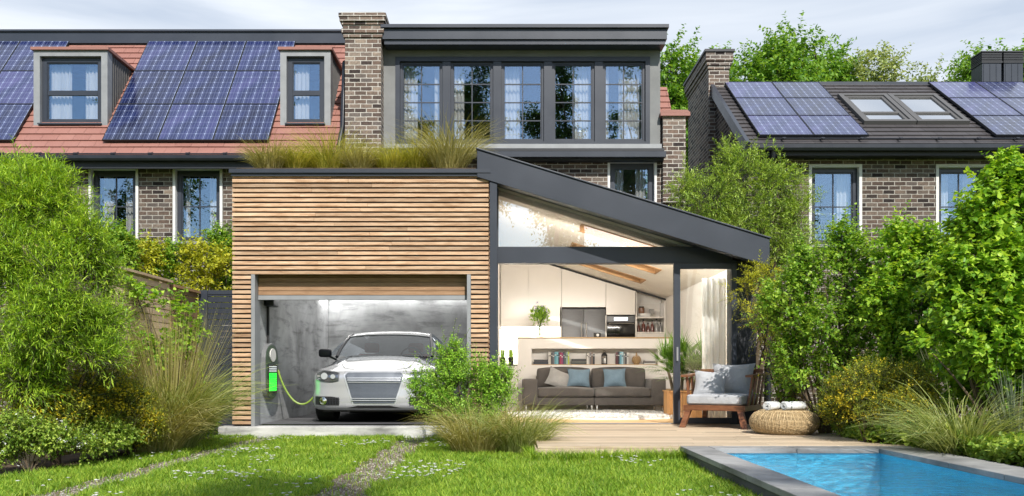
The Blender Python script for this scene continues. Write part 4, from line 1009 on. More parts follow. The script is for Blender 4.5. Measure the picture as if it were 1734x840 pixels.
# ================================================================== the car
def car():
    cx, fy = -1.957, 13.05
    H = thing('parked_car', (cx, fy+2.2, 0), 'silver white coupe parked nose out in the garage, plugged in to charge', 'car')
    m, n, l, b = new_mat('silver_paint'); setc(b, (.48,.49,.51), 0.24, 0.35, 0.5)
    b.inputs['Coat Weight'].default_value = 1.0; b.inputs['Coat Roughness'].default_value = 0.04
    fl = noise(n, l, coord(n, l, 'Object'), 600, 2); l.new(ramp(n, l, fl, [(0.3, (.42,.43,.45)), (0.7, (.54,.55,.575))]), b.inputs['Base Color'])
    PAINT = m; GL = glass_mat('car_glass', 0.05, (.9,.95,1), (.60,.63,.65)); LAMP = glass_mat('lamp_glass', 0.2, (1,1,1), (.9,.92,.95))
    HB = rich('lamp_housing', (.16,.165,.175), .3, .5, .2, 20)
    SAT = rich('satin_chrome', (.60,.62,.66), .35, .6, .05, 4)
    TY = rich('tyre', (.016,.016,.017), 0.8, 0, .2, 20)
    plan = [(0,0),(.18,.004),(.34,.016),(.50,.032),(.64,.066),(.76,.115),(.85,.19),(.905,.30),(.928,.48),(.936,.72),(.94,1.0),(.945,1.3),(.945,1.7),(.945,2.2),(.945,2.8),(.94,3.3),(.935,3.8),(.915,4.1),(.87,4.3),(.78,4.45),(.60,4.55),(.3,4.6),(0,4.61)]
    plan = [(x*1.065, y) for x, y in plan]
    zs = [(.20,.085),(.225,.035),(.27,.008),(.34,0),(.43,0),(.50,.012),(.56,.012),(.64,.008),(.70,.020),(.745,.045),(.778,.082),(.80,.13)]
    sh = lambda y: 0 if y < .25 else min(.16, (y-.25)*.12) if y < 3.6 else max(.02, .13-(y-3.6)*.05)
    def P(i, side, z, ins):
        x, y = plan[i]; a = Vector(plan[max(i-1,0)]); c = Vector(plan[min(i+1,len(plan)-1)]); t = (c-a).normalized(); nn = Vector((-t.y, t.x))
        if i == 0: nn = Vector((0,1))
        if i == len(plan)-1: nn = Vector((0,-1))
        lift = sh(y)*max(0, (z-.45)/.35)
        return (cx+side*(x+nn.x*ins), fy+y+nn.y*ins, z+lift)
    G = MB(); N = len(plan); K = len(zs)
    for side in (-1, 1):
        vs = [P(i, side, z, q) for i in range(N) for z, q in zs]; fs = []
        for i in range(N-1):
            for k in range(K-1):
                a, b_, c, d = i*K+k, i*K+k+1, (i+1)*K+k+1, (i+1)*K+k
                fs.append((a,d,c,b_) if side == 1 else (a,b_,c,d))
        G.add(vs, fs, True)
    # bonnet, cowl, boot: rows across between the shoulder lines
    rows = []; J = 16
    crown = lambda y: np.interp(y, [0,.1,.3,.7,1.2,3.6,4.2,4.6], [0,.030,.075,.115,.13,.10,.07,0])
    for i in range(N):
        L_ = P(i, -1, *zs[-1]); R_ = P(i, 1, *zs[-1]); y = plan[i][1]; row = []
        for j in range(J+1):
            t = j/J; u = abs(t*2-1); x = L_[0]+(R_[0]-L_[0])*t
            ridge = .018*math.exp(-((u-.62)/.10)**2) if .15 < y < 1.6 else 0
            row.append((x, L_[1], L_[2]+crown(y)*(1-u**2.6)+ridge))
        rows += row
    G.add(rows, [(i*(J+1)+j, i*(J+1)+j+1, (i+1)*(J+1)+j+1, (i+1)*(J+1)+j) for i in range(N-1) for j in range(J) if not (1.25 < plan[i][1] < 4.0 and 1 < j < J-2)], True)
    body = G.build('body', PAINT, H, sharp=50)
    G = MB()
    for jj in (3, J-3): G.tube([Vector(rows[i*(J+1)+jj])+Vector((0, -.001, .001)) for i in range(3, 12)], .0035, 4)
    G.build('bonnet_seam', M['black_matte'], H)
    G = MB(); G.box(cx-.80, cx+.80, fy+.25, fy+4.3, .17, .30); G.build('underbody', M['black_matte'], H)
    py_ = lambda x: float(np.interp(abs(x), [p[0] for p in plan[:12]], [p[1] for p in plan[:12]]))
    iy = lambda z: float(np.interp(z, [q[0] for q in zs], [q[1] for q in zs]))
    def patch(G, poly, off, n=14, m_=6):
        """poly: function u in 0..1 -> (x, zlow, zhigh); sheet lying on the nose with thickness"""
        vs = []
        for i in range(n+1):
            x, zl, zh = poly(i/n)
            for j in range(m_+1):
                z = zl+(zh-zl)*j/m_; vs.append((cx+x, fy+py_(x)+iy(z)-off, z))
        q = len(vs); vs += [(v[0], v[1]+.02, v[2]) for v in vs]; w = m_+1; fs = []
        for i in range(n):
            for j in range(m_): fs.append((i*w+j, (i+1)*w+j, (i+1)*w+j+1, i*w+j+1))
        ring = [i*w for i in range(n+1)]+[n*w+j for j in range(1, m_+1)]+[i*w+m_ for i in range(n-1, -1, -1)]+[j for j in range(m_-1, 0, -1)]
        for a, b_ in zip(ring, ring[1:]+ring[:1]): fs.append((b_, a, a+q, b_+q))
        return G.add(vs, fs, True)
    # grille
    gt, gb = .765, .30
    def trap(wt, wb, z0, z1):
        # bar between heights inside the tapering mouth
        def f(u):
            zc = (z0+z1)/2; w = wb+(wt-wb)*(zc-gb)/(gt-gb); x = -w+2*w*u; return (x, z0, z1)
        return f
    def mouth(grow):
        def f(u):
            wt, wb = .435+grow, .335+grow; x = -wt+2*wt*u; ax = abs(x); c = .055
            zl = gb-grow if ax < wb-.03 else gb-grow+(ax-wb+.03)/(wt-wb+.03)*(gt-gb-.05)
            zh = gt+grow-(max(0, ax-(wt-c))/c)**2*.045
            return (x, min(zl, zh-.004), zh)
        return f
    G = MB(); patch(G, mouth(.016), .008, 40); G.build('grille_surround', SAT, H)
    m, n, l, b = new_mat('grille_mesh'); setc(b, (.13,.15,.18), 0.5, 0.3)
    ch = n.new('ShaderNodeTexBrick'); ch.inputs['Scale'].default_value = 1; ch.inputs['Brick Width'].default_value = .016; ch.inputs['Row Height'].default_value = .012; ch.inputs['Mortar Size'].default_value = .002
    ch.inputs['Color1'].default_value = (.045,.052,.07,1); ch.inputs['Color2'].default_value = (.06,.07,.09,1); ch.inputs['Mortar'].default_value = (.13,.15,.18,1)
    l.new(coord(n, l, 'UV'), ch.inputs['Vector']); l.new(ch.outputs['Color'], b.inputs['Base Color'])
    G = MB(); patch(G, mouth(-.004), .014, 40); G.build('grille', m, H)
    for z0, z1 in ((.672,.684),(.642,.654),(.612,.622),(.372,.382),(.342,.352)):
        G = MB(); patch(G, trap(.418, .318, z0, z1), .026, 20, 1); G.build('grille_bar', SAT, H)
    G = MB(); patch(G, lambda u: ((-.40+.80*u), .235+.0*u, .235+.035*min(1, 5*min(u,1-u))), .012, 20, 2); G.build('lower_intake', M['black_matte'], H)
    for s in (-1, 1):
        nm = 'headlight'
        def hl(u):
            x = s*(.52+.365*u); return (x, .635-.03*math.sin(u*3)+.02*u, .758+.038*math.sin(min(1, u*1.25)*1.9)-.03*max(0, u-.85)*6)
        def hl_in(u):
            x, a, c = hl(.04+.92*u); return (x, a+.01, c-.01)
        G = MB(); patch(G, hl, .004, 16); h = G.build(nm, HB, H)
        G = MB(); patch(G, hl_in, .022, 16); G.build('lens', LAMP, h)
        for u, r in ((.62, .05), (.25, .035)):
            x, a, c = hl(u); y = fy+py_(x)-.006; G = MB(); G.lathe([(r*.35,0),(r*.7,.006),(r,.016)], (0,0,0), 20)
            G.v = [(cx+x+v[0], y-v[2]+.004, (a+c)/2+v[1]) for v in G.v]
            G.build('reflector', SAT, h)
        def fog(u):
            x = s*(.52+.38*u); return (x, .275+.02*max(0,u-.7), .405-.03*max(0, .3-u)*2)
        G = MB(); patch(G, fog, .006, 12); f = G.build('fog_intake', M['black_matte'], H)
        G = MB()
        for k in range(5):
            u = .08+k*.12; x = s*(.50+.36*u); G.box(cx+x-.004, cx+x+.004, fy+py_(x)-.018, fy+py_(x), .285, .395)
        for z in (.31,.34,.37): patch(G, lambda u: (s*(.51+.22*u), z-.003, z+.003), .014, 6, 1)
        G.build('intake_slats', M['gutter'], f)
        x = s*.765; yy = fy+py_(.765)-.02; G = MB()
        for q0, q1, r0, r1 in ((0,.01,.058,.05),): pass
        vs = []
        for r, d in ((.054,.0),(.056,-.012),(.044,-.014),(.04,-.004),(.02,-.008),(.0,-.01)):
            for q in range(24): t = 2*math.pi*q/24; vs.append((cx+x+r*math.cos(t), yy+d, .338+r*math.sin(t)))
        G.add(vs, [(a*24+q, a*24+(q+1) % 24, (a+1)*24+(q+1) % 24, (a+1)*24+q) for a in range(5) for q in range(24)], True); G.build('fog_light', M['chrome'], H)
        # mirror
        G = MB(); mx = cx+s*1.035; G.rbox(mx-.105, mx+.105, fy+1.50, fy+1.62, 1.01, 1.15, .055, 5); G.bar((cx+s*.85, fy+1.55, .97), (cx+s*.97, fy+1.56, 1.03), .06, .03); G.build('mirror', M['gutter'], H)
        for yw in (.87, 3.62):
            G = MB(); vs = []; xo = cx+s*.99; xi = cx+s*.70
            pr = [(xi,.0),(xi,.31),(xi+s*.02,.335),(xo-s*.02,.335),(xo,.31),(xo,.22)]
            for xx, r in pr:
                for q in range(32): t = 2*math.pi*q/32; vs.append((xx, fy+yw+r*math.cos(t), .335+r*math.sin(t)))
            G.add(vs, [(a*32+q, a*32+(q+1) % 32, (a+1)*32+(q+1) % 32, (a+1)*32+q) for a in range(5) for q in range(32)], True); w = G.build('wheel', TY, H)
            G = MB(); vs = []
            for xx, r in ((xo-s*.004,.225),(xo-s*.03,.20),(xo-s*.03,.05),(xo-s*.0,.04),(xo,.0)):
                for q in range(32): t = 2*math.pi*q/32; vs.append((xx, fy+yw+r*math.cos(t), .335+r*math.sin(t)))
            G.add(vs, [(a*32+q, a*32+(q+1) % 32, (a+1)*32+(q+1) % 32, (a+1)*32+q) for a in range(4) for q in range(32)], True)
            for q in range(5): t = q*2*math.pi/5+.3; G.bar((xo-s*.012, fy+yw, .335), (xo-s*.012, fy+yw+.2*math.cos(t), .335+.2*math.sin(t)), .03, .035)
            G.build('rim', M['chrome'], w)
    # greenhouse
    st = [(1.16,.95,1.0,1.03),(1.40,.935,1.05,1.16),(1.65,.895,1.07,1.29),(1.88,.85,1.08,1.395),(2.05,.83,1.09,1.45),(2.4,.82,1.09,1.485),(2.8,.80,1.09,1.47),(3.2,.70,1.06,1.385),(3.6,.69,1.05,1.26),(4.0,.70,1.02,1.08)]
    def sec(y, wtop, zb, zt):
        wb = .965; h = zt-zb; pts = []
        for q in range(13):
            t = q/12*2-1; a = abs(t)
            if a > .75:
                k = (1-a)/.25; x = wb+(wtop*.9-wb)*k; z = zb-.03+(h-.0)*min(1, k*1.03)*.93
            else:
                k = a/.75; x = wtop*.9*k; z = zt-h*.10*k**3 -.022*k*k
            yc = y - .06*(1-a*a) if y < 2 else y
            pts.append((cx+math.copysign(x, t), fy+yc, z))
        return pts
    vs = [p for s_ in st for p in sec(*s_)]; f = lambda i, q: (i*13+q, i*13+q+1, (i+1)*13+q+1, (i+1)*13+q)
    G = MB(); G.add(vs, [f(i, q) for i in range(0, 3) for q in range(2, 10)], True); G.build('windscreen', GL, H)
    G = MB(); G.add(vs, [f(i, q) for i in range(3, 7) for q in range(2, 10)], True)
    G.build('roof', PAINT, H)
    G = MB(); G.add(vs, [f(i, q) for i in range(7, 9) for q in range(2, 10)], True); G.build('rear_window', GL, H)
    for s in (0, 1):
        qs = (0, 1) if s == 0 else (10, 11)
        G = MB(); G.add(vs, [f(i, q) for i in range(1, 8) for q in qs], True); G.build('side_window', GL, H)
        q = 2 if s == 0 else 10
        G = MB(); G.tube([Vector(vs[i*13+q])+Vector((0,-.005,.0)) for i in range(0, 5)], [.026,.026,.024,.022,.02], 8); G.build('pillar', M['gutter'], H)
    G = MB(); G.tube([Vector(vs[3*13+q])+Vector((0,-.01,.004)) for q in range(2, 11)], .014, 6); G.build('roof_edge_trim', PAINT, H)
    L_ = fabric('red_leather', (.26,.055,.035), .5)
    for s in (-.38, .38):
        G = MB(); G.rbox(cx+s-.24, cx+s+.24, fy+2.25, fy+2.42, .55, 1.08, .06); G.rbox(cx+s-.13, cx+s+.13, fy+2.27, fy+2.37, 1.10, 1.27, .05); G.rbox(cx+s-.25, cx+s+.25, fy+1.75, fy+2.3, .42, .58, .06); G.build('car_seat', L_, H)
    G = MB(); pts = [(cx+.38+.18*math.cos(t*math.pi/12), fy+1.62-.04*math.sin(t*math.pi/12), 1.0+.17*math.sin(t*math.pi/12)) for t in range(25)]; G.tube(pts, .014, 6, False); G.build('steering_wheel', M['black_matte'], H)
    G = MB(); G.box(cx-.78, cx+.78, fy+1.25, fy+1.6, .80, .96); G.build('dashboard', M['black_matte'], H)
    G = MB(); G.box(cx-.84, cx+.84, fy+1.1, fy+4.0, .35, .40); G.build('cabin_floor', M['black_matte'], H)
    for s in (-1, 1):
        G = MB(); G.bar((cx+s*.05-.25, fy+1.20, 1.0+.0), (cx+s*.05+.3, fy+1.26, 1.035), .012, .012); G.build('wiper', M['black_matte'], H)
car()

# wall charger
def charger():
    x = -3.605
    H = thing('wall_charger', (x, 13.27, .35), 'tall rounded car charging point on the garage wall with a glowing green battery gauge', 'car charger')
    def stadium(G, y0, y1, z0, z1, xa, xb, n=10, squ=.6):
        r = (y1-y0)/2; cy = (y0+y1)/2; pts = []
        for k in range(n+1): t = math.pi*k/n; pts.append((cy+r*math.cos(t), z1-r*squ+r*squ*math.sin(t)))
        for k in range(n+1): t = math.pi+math.pi*k/n; pts.append((cy+r*math.cos(t), z0+r*squ+r*squ*math.sin(t)))
        G.prism(pts, 'x', xa, xb)
    G = MB(); stadium(G, 12.93, 13.66, .35, 1.20, x+.012, x+.085); G.build('housing', rich('charger_case', (.16,.165,.17), .4), H, bevel=.01)
    gm = rich('charger_green', (.045,.085,.045), .35); dm = M['black']
    G = MB(); stadium(G, 12.95, 13.56, .37, 1.17, x+.091, x+.10); G.build('face', gm, H)
    G = MB(); stadium(G, 13.10, 13.42, .92, 1.12, x+.101, x+.112); G.build('sensor_window', M['surround'], H)
    G = MB(); G.box(x+.101, x+.106, 13.02, 13.50, .46, .88); G.build('screen', dm, H)
    e = emit_mat('gauge_green', (.02, .9, .05), .9)
    for k in range(8):
        G = MB(); G.box(x+.1065, x+.110, 13.06, 13.46, .485+k*.034, .485+k*.034+.030); G.build('gauge_bar', e, H)
    e2 = emit_mat('gauge_grey', (.55,.6,.6), .7)
    for k in range(3):
        G = MB(); G.box(x+.1065, x+.110, 13.06, 13.46, .775+k*.032, .775+k*.032+.014); G.build('gauge_bar', e2, H)
    G = MB(); G.tube([(x+.05, 13.2, 1.2), (x+.05, 13.2, 1.75)], .02, 8); G.build('conduit', M['black_matte'], H)
    G = MB(); G.rbox(x+.03, x+.17, 13.05, 13.35, 1.74, 1.92, .02); G.build('junction_box', M['gutter'], H)
    m = rich('cable_green', (.20,.29,.04), .45)
    pts = []
    a = Vector((x+.10, 13.58, .80)); b_ = Vector((-2.865, 13.62, .60))
    for k in range(21):
        t = k/20; p = a.lerp(b_, t); p.z -= .42*(1-(2*t-1)**2)**.85; pts.append(p)
    G = MB(); G.tube(pts, .015, 8); o = G.build('charging_cable', m, None, a); tag(o, 'green charging cable sagging between the wall charger and the car', 'cable')
charger()

# ================================================================== living room
def kitchen():
    Y = 18.6; top = lambda x: zroof(x)-.40
    H = thing('kitchen_cabinets', (1.5, 18.9, 0), 'glossy cream wall of fitted kitchen cabinets under the sloping ceiling', 'kitchen cabinets')
    bays = [(-.13, .45, 1.72), (.45, 1.155, 1.72), (1.155, 2.085, 2.13), (2.085, 2.72, 1.97)]
    for a, b_, z in bays:
        G = MB(); g = .004; G.prism([(a+g, z), (b_-g, z), (b_-g, top(b_)-.05), (a+g, top(a)-.05)], 'y', Y, Y+.022); G.build('cabinet_door', M['cab'], H)
    G = MB(); G.prism([(-.13, 1.73), (1.15, 1.73), (1.15, top(1.15)-.09), (-.13, top(-.13)-.09)], 'y', Y+.03, 19.15)
    G.prism([(1.16, 2.14), (2.08, 2.14), (2.08, top(2.08)-.09), (1.16, top(1.16)-.09)], 'y', Y+.03, 19.15); G.prism([(2.09, 1.98), (2.715, 1.98), (2.715, top(2.72)-.09), (2.09, top(2.09)-.09)], 'y', Y+.03, 19.15)
    G.box(1.12, 1.155, Y, 19.15, 0.01, 2.12); G.box(2.075, 2.095, Y, 19.15, .01, 1.96); G.box(2.70, 2.735, Y, 19.15, .01, top(2.73)-.07); G.box(3.31, 3.34, Y, 19.15, .01, top(3.34)-.07)
    G.build('carcass', M['cab'], H)
    G = MB(); G.hexa([(.75,Y-.012,top(.75)-.05),(3.34,Y-.012,top(3.34)-.05),(3.34,Y+.03,top(3.34)-.05),(.75,Y+.03,top(.75)-.05),(.75,Y-.012,top(.75)-.015),(3.34,Y-.012,top(3.34)-.015),(3.34,Y+.03,top(3.34)-.015),(.75,Y+.03,top(.75)-.015)]); G.build('shadow_gap', M['black_matte'], H)
    # open shelves
    G = MB(); 
    for z in (1.58, 1.90): G.box(2.74, 3.305, Y+.01, 19.14, z, z+.03)
    G.box(2.74, 3.305, 19.10, 19.145, .01, top(3.3)-.1); G.build('shelf', M['cab'], H)
    G = MB(); G.box(2.74, 3.305, Y, Y+.022, .05, 1.575); G.box(2.095, 2.70, Y, Y+.022, .05, 1.50); G.build('cabinet_door', M['cab'], H)
    G = MB(); G.box(-.13, 1.11, Y, 19.15, .0, .90); G.build('base_unit', M['cab'], H)
    G = MB(); G.box(-.13, 1.11, Y-.02, 19.15, .902, .935); G.build('worktop', M['white'], H)
    G = MB(); G.box(-.1, 1.1, 18.75, 18.80, 1.70, 1.718); G.build('under_cabinet_lamp', emit_mat('warm_led', (1,.96,.88), 12), H)
    d = bpy.data.lights.new('under_cabinet_light', 'AREA'); d.shape = 'RECTANGLE'; d.size = 1.2; d.size_y = .1; d.energy = 22; d.color = (1,.95,.86)
    o = bpy.data.objects.new('under_cabinet_light', d); COL.objects.link(o); o.location = (.5, 18.78, 1.69)
    t = thing('fridge', (1.62, 18.9, 0), 'grey double-door fridge set into the cream kitchen wall', 'fridge')
    for a, b_ in ((1.165, 1.615), (1.619, 2.070)):
        G = MB(); G.rbox(a, b_, 18.585, 18.63, .03, 2.09, .006, 2); dd = G.build('fridge_door', M['steel'], t)
        hx = b_-.05 if a < 1.3 else a+.05
        G = MB(); G.tube([(hx, 18.56, 1.1), (hx, 18.56, 1.80)], .010, 6); G.box(hx-.006, hx+.006, 18.56, 18.585, 1.15, 1.16); G.box(hx-.006, hx+.006, 18.56, 18.585, 1.74, 1.75); G.build('handle', M['chrome'], dd)
    G = MB(); G.box(1.165, 2.07, 18.632, 19.1, .02, 2.10); G.build('cabinet', M['black_matte'], t)
    t = thing('oven', (2.4, 18.9, 1.5), 'black built-in oven with a grey control strip beside the fridge', 'oven')
    G = MB(); G.rbox(2.105, 2.69, 18.58, 18.62, 1.505, 1.80, .006, 2); G.build('oven_door', M['black'], t)
    G = MB(); G.rbox(2.105, 2.69, 18.585, 18.62, 1.81, 1.945, .004, 2); p = G.build('control_panel', M['steel'], t)
    G = MB(); G.box(2.25, 2.54, 18.578, 18.584, 1.845, 1.915); G.build('display', emit_mat('oven_display', (.75,.85,.95), .8), p)
    G = MB(); G.tube([(2.14, 18.545, 1.785), (2.66, 18.545, 1.785)], .009, 8); G.box(2.16, 2.17, 18.545, 18.58, 1.78, 1.79); G.box(2.63, 2.64, 18.545, 18.58, 1.78, 1.79); G.build('handle', M['chrome'], t)
    G = MB(); G.box(2.105, 2.69, 18.622, 19.1, 1.505, 1.95); G.build('oven_body', M['black_matte'], t)
    # shelf items
    gb = glass_mat('brown_glass', .15, (1,.95,.9), (.28,.12,.08)); gg = glass_mat('grey_glass', .15, (1,1,1), (.55,.55,.55))
    bot = [(2.80,.19,.035,M['leaf_rust'],'short brown bottle at the left end of the lower open shelf'),(2.90,.235,.042,None,'tall brown bottle second from the left on the lower open shelf'),(3.0,.17,.04,None,'squat reddish jar in the middle of the lower open shelf'),(3.09,.22,.036,None,'slim brown bottle right of the squat jar on the lower open shelf'),(3.18,.25,.05,'g','pale grey round-shouldered bottle with a black stopper on the lower open shelf'),(3.265,.17,.03,'g','small grey bottle at the right end of the lower open shelf')]
    for i, (x, h, r, mm, lab) in enumerate(bot):
        t = thing('bottle', (x, 18.8, 1.61), lab, 'bottle', 'bottles on the open shelf'); c = (x, 18.8, 1.612)
        mt = rich('bottle_grey', (.30,.29,.28), .2) if mm == 'g' else rich('bottle_brown', (.16,.055,.04), .18)
        G = MB(); G.lathe([(0,0),(r,0),(r,h*.6),(r*.85,h*.72),(r*.35,h*.80),(r*.35,h)], c, 14); G.build('glass', mt, t)
        G = MB(); G.lathe([(r*.42,h),(r*.42,h+.035),(0,h+.035)], c, 10); G.build('stopper', M['black_matte'], t)
    t = thing('storage_jar', (2.85, 18.8, 1.93), 'brown storage jar with a dark lid on the upper open shelf', 'jar'); G = MB(); G.lathe([(0,.075),(.06,.075),(.065,.1),(.065,.19),(.05,.2)], (2.86,18.8,1.932), 16); G.build('glass', rich('jar_brown', (.25,.13,.08), .25), t)
    G = MB(); G.lathe([(.055,.2),(.055,.225),(0,.225)], (2.86,18.8,1.932), 16); G.build('lid', M['black_matte'], t)
    G = MB(); G.lathe([(0,0),(.13,0),(.15,.03),(.15,.072),(0,.072)], (2.93,18.82,1.932), 24); tag(G.build('plates', M['white'], None, (2.93,18.82,1.932)), 'stack of white plates under the brown jar on the upper open shelf', 'plates')
    G = MB(); G.rbox(3.02, 3.12, 18.72, 18.82, 2.006, 2.10, .008); tag(G.build('canister', M['cush_grey'], None, (3.07,18.77,2.006)), 'small beige square canister on the stack of plates', 'canister')
kitchen()

def room():
    Y = 17.4
    H = thing('room_divider', (1.8, 17.55, 0), 'long white half-height wall with a book niche and an oak top behind the sofa', 'room divider')
    x0, x1 = .22, 3.34; nx0, nx1, nz0, nz1 = .493, 2.97, .905, 1.228; zt = 1.425
    G = MB()
    for a, b_, c, d in ((x0, nx0, .01, zt), (nx1, x1, .01, zt), (nx0, nx1, .01, nz0), (nx0, nx1, nz1, zt)): G.box(a, b_, Y, Y+.34, c, d)
    G.box(nx0+.001, nx1-.001, Y+.30, Y+.338, nz0, nz1); G.build('wall_body', M['wall_white'], H)
    G = MB(); G.box(x0-.01, x1, Y-.015, Y+.36, zt+.002, zt+.028); G.build('oak_top', M['oak'], H)
    G = MB(); G.box(nx0+.002, nx1-.002, Y+.002, Y+.30, nz0+.001, nz0+.014); G.build('niche_shelf', M['oak'], H)
    H = thing('side_cabinet', (0, 17.4, 0), 'low white cabinet with a thin dark top beside the divider', 'cabinet')
    G = MB(); G.box(-.135, .205, 17.2, 17.7, .01, .89); G.build('cabinet_body', M['cab'], H)
    G = MB(); G.box(-.135, .208, 17.18, 17.7, .892, .905); G.build('top', M['black_matte'], H)
    for k, x in enumerate((-.083, .083)):
        t = thing('potted_cactus', (x, 17.35, .906), 'green columnar cactus in a black pot, ' + ('left' if k == 0 else 'right') + ' one of two on the dark ledge', 'potted plant', 'small cacti on the ledge')
        G = MB(); G.lathe([(0,0),(.042,0),(.056,.15),(.050,.15),(.046,.135),(0,.135)], (x,17.35,.906), 14); G.build('pot', M['black_matte'], t)
        G = MB()
        for q in range(7): a = q*.9+k; r = .024; G.tube([(x+r*math.cos(a), 17.35+r*math.sin(a), 1.03), (x+r*1.3*math.cos(a), 17.35+r*1.3*math.sin(a), 1.19+.018*(q % 3))], [.015,.010], 6)
        G.build('stems', M['leaf_bush'], t)
    # books
    bx = lambda c: ((c/4.94+830)-858)*17.42/1500; zb = nz0+.0145
    def book(c0, c1, h, col, label, dep=.16):
        a, b_ = bx(c0)+.001, bx(c1)-.001; t = thing('book', ((a+b_)/2, 17.5, zb), label, 'book', 'books in the niche')
        cm = rich('book_cover', col, .5, 0, .08, 8); th = .003
        G = MB(); G.box(a, b_, Y+.03, Y+.034, zb, zb+h); G.box(a, a+th, Y+.034, Y+.03+dep, zb, zb+h); G.box(b_-th, b_, Y+.034, Y+.03+dep, zb, zb+h); G.build('cover', cm, t)
        G = MB(); G.box(a+th, b_-th, Y+.036, Y+.03+dep-.004, zb+.004, zb+h-.004); G.build('pages', M['white'], t)
        G = MB(); z = zb+h*random.uniform(.6,.8); G.box(a+.002, b_-.002, Y+.0285, Y+.03, z, z+.018); G.build('spine_band', M['surround'] if sum(col) < 1 else M['black_matte'], t)
    W_ = (.62,.6,.56); T_ = (.10,.30,.36); D_ = (.02,.025,.035); C_ = (.30,.025,.08)
    vb = [(488,499,.235,W_,'white book at the left end of the first upright row'),(499,510,.25,(.45,.42,.36),'cream book beside the leftmost white one, second from the left'),(511,522,.225,D_,'black book third from the left in the first upright row'),(522,538,.245,(.12,.12,.13),'charcoal book directly left of the pair of teal books'),(539,555,.245,T_,'dark teal book, left of the adjoining teal pair in the first row'),(555,571,.25,(.18,.42,.50),'light teal book, right of the adjoining teal pair in the first row'),(572,581,.23,D_,'thin black book between the teal and the crimson books'),(582,597,.235,C_,'crimson book left of the other crimson one'),(597,612,.225,(.24,.04,.12),'wine-red book right of the brighter crimson one'),(613,622,.24,(.03,.05,.10),'thin navy book right of the crimson books'),(623,637,.215,(.10,.14,.12),'short dark green book between navy and pale green ones'),(638,650,.25,(.30,.42,.36),'pale green book just left of the lime green one'),(651,663,.25,(.42,.50,.06),'lime green book at the right end of the first row'),
          (807,820,.21,W_,'white book at the left end of the second upright row'),(820,831,.22,(.55,.52,.48),'off-white book second in the second upright row'),(832,845,.235,(.16,.15,.15),'dark grey book in the middle of the second row'),(846,860,.24,(.20,.14,.11),'brown book in the second row left of the black one'),(861,876,.20,D_,'short black book at the right end of the second row'),
          (1056,1068,.235,(.10,.02,.03),'dark maroon book at the left end of the third row'),(1069,1083,.245,(.03,.03,.04),'black book between the maroon and the blue ones in the third row'),(1084,1100,.245,(.13,.35,.45),'blue-green book left of the pale blue one in the third row'),(1100,1115,.25,(.36,.55,.62),'pale blue book in the middle of the third row'),(1117,1130,.23,(.22,.22,.22),'grey book right of the pale blue one in the third row'),(1131,1143,.22,(.05,.05,.06),'black book second from the right end of the third row'),(1144,1159,.235,(.60,.58,.55),'white book at the right end of the third row')]
    for a, b_, h, c, lab in vb: book(a, b_, h, c, lab)
    def flat(c0, c1, items, base=0):
        z = zb
        for q, (h, col, lab, ins) in enumerate(items):
            a, b_ = bx(c0)+ins, bx(c1)-ins*.6; t = thing('book', ((a+b_)/2, 17.5, z), lab, 'book', 'books in the niche'); cm = rich('book_cover', col, .45, 0, .08, 8)
            G = MB(); G.box(a, b_, Y+.02, Y+.2, z, z+.004); G.box(a, b_, Y+.02, Y+.2, z+h-.005, z+h-.001); G.box(a, b_, Y+.02, Y+.024, z+.004, z+h-.005); G.build('cover', cm, t)
            G = MB(); G.box(a+.004, b_-.004, Y+.026, Y+.196, z+.004, z+h-.005); G.build('pages', M['white'], t)
            z += h
    flat(362, 486, [(.048, D_, 'black book lying at the bottom of the leftmost flat stack', 0), (.045, (.03,.03,.035), 'black book lying on top of the leftmost flat stack', .01)])
    flat(680, 803, [(.034, (.05,.06,.055), 'dark book lying at the bottom of the middle flat stack', 0), (.034, (.10,.10,.09), 'grey-green book lying second from the bottom of the middle flat stack', .012), (.038, (.03,.03,.03), 'black book lying on top of the middle flat stack', .004)])
    flat(1288, 1385, [(.03, (.55,.53,.5), 'white book lying at the bottom of the right flat stack', 0), (.028, D_, 'black book lying between two white ones in the right stack', .006), (.03, (.6,.58,.55), 'white book lying on top of the right flat stack', .012)])
    # lantern
    x = bx(960); t = thing('lantern', (x, 17.52, zb), 'black arched lantern with a candle in the niche between the books', 'lantern')
    G = MB(); r = .058
    G.lathe([(0,0),(r,0),(r,.018),(0,.018)], (x,17.52,zb), 20); G.lathe([(r,.17),(r*.95,.185),(r*.6,.225),(r*.2,.238),(.01,.24)], (x,17.52,zb), 20)
    for q in range(6): a = q*math.pi/3+.2; G.tube([(x+r*.93*math.cos(a), 17.52+r*.93*math.sin(a), zb+.015), (x+r*.93*math.cos(a), 17.52+r*.93*math.sin(a), zb+.175)], .006, 6)
    G.tube([(x+.02*math.cos(a), 17.52, zb+.25+.02*math.sin(a)) for a in [k*math.pi/6 for k in range(13)]], .003, 5, False); G.build('cage', M['black_matte'], t)
    G = MB(); G.lathe([(0,.018),(.034,.018),(.034,.12),(0,.118)], (x,17.52,zb), 16); G.build('candle', M['surround'], t)
    # wicker vase
    x = bx(1230); t = thing('wicker_vase', (x, 17.52, zb), 'round brown woven vase with a narrow neck in the book niche', 'vase')
    G = MB(); c = (x,17.52,zb)
    for q in range(15):
        z = q/14; rr_ = .088*math.sin(math.pi*(.12+.80*z))**.8 if z < .85 else .018; G.tube([(x+rr_*math.cos(a), 17.52+rr_*math.sin(a), zb+.004+z*.185) for a in [k*math.pi/10 for k in range(21)]], .0052, 5, False)
    for q in range(12):
        a = q*math.pi/6; G.tube([(x+.086*math.sin(math.pi*(.12+.8*u))**.8*math.cos(a+u*.8), 17.52+.086*math.sin(math.pi*(.12+.8*u))**.8*math.sin(a+u*.8), zb+.004+u*.185) for u in [k/10 for k in range(10)]], .004, 5, False)
    G.build('weave', M['oak'], t)
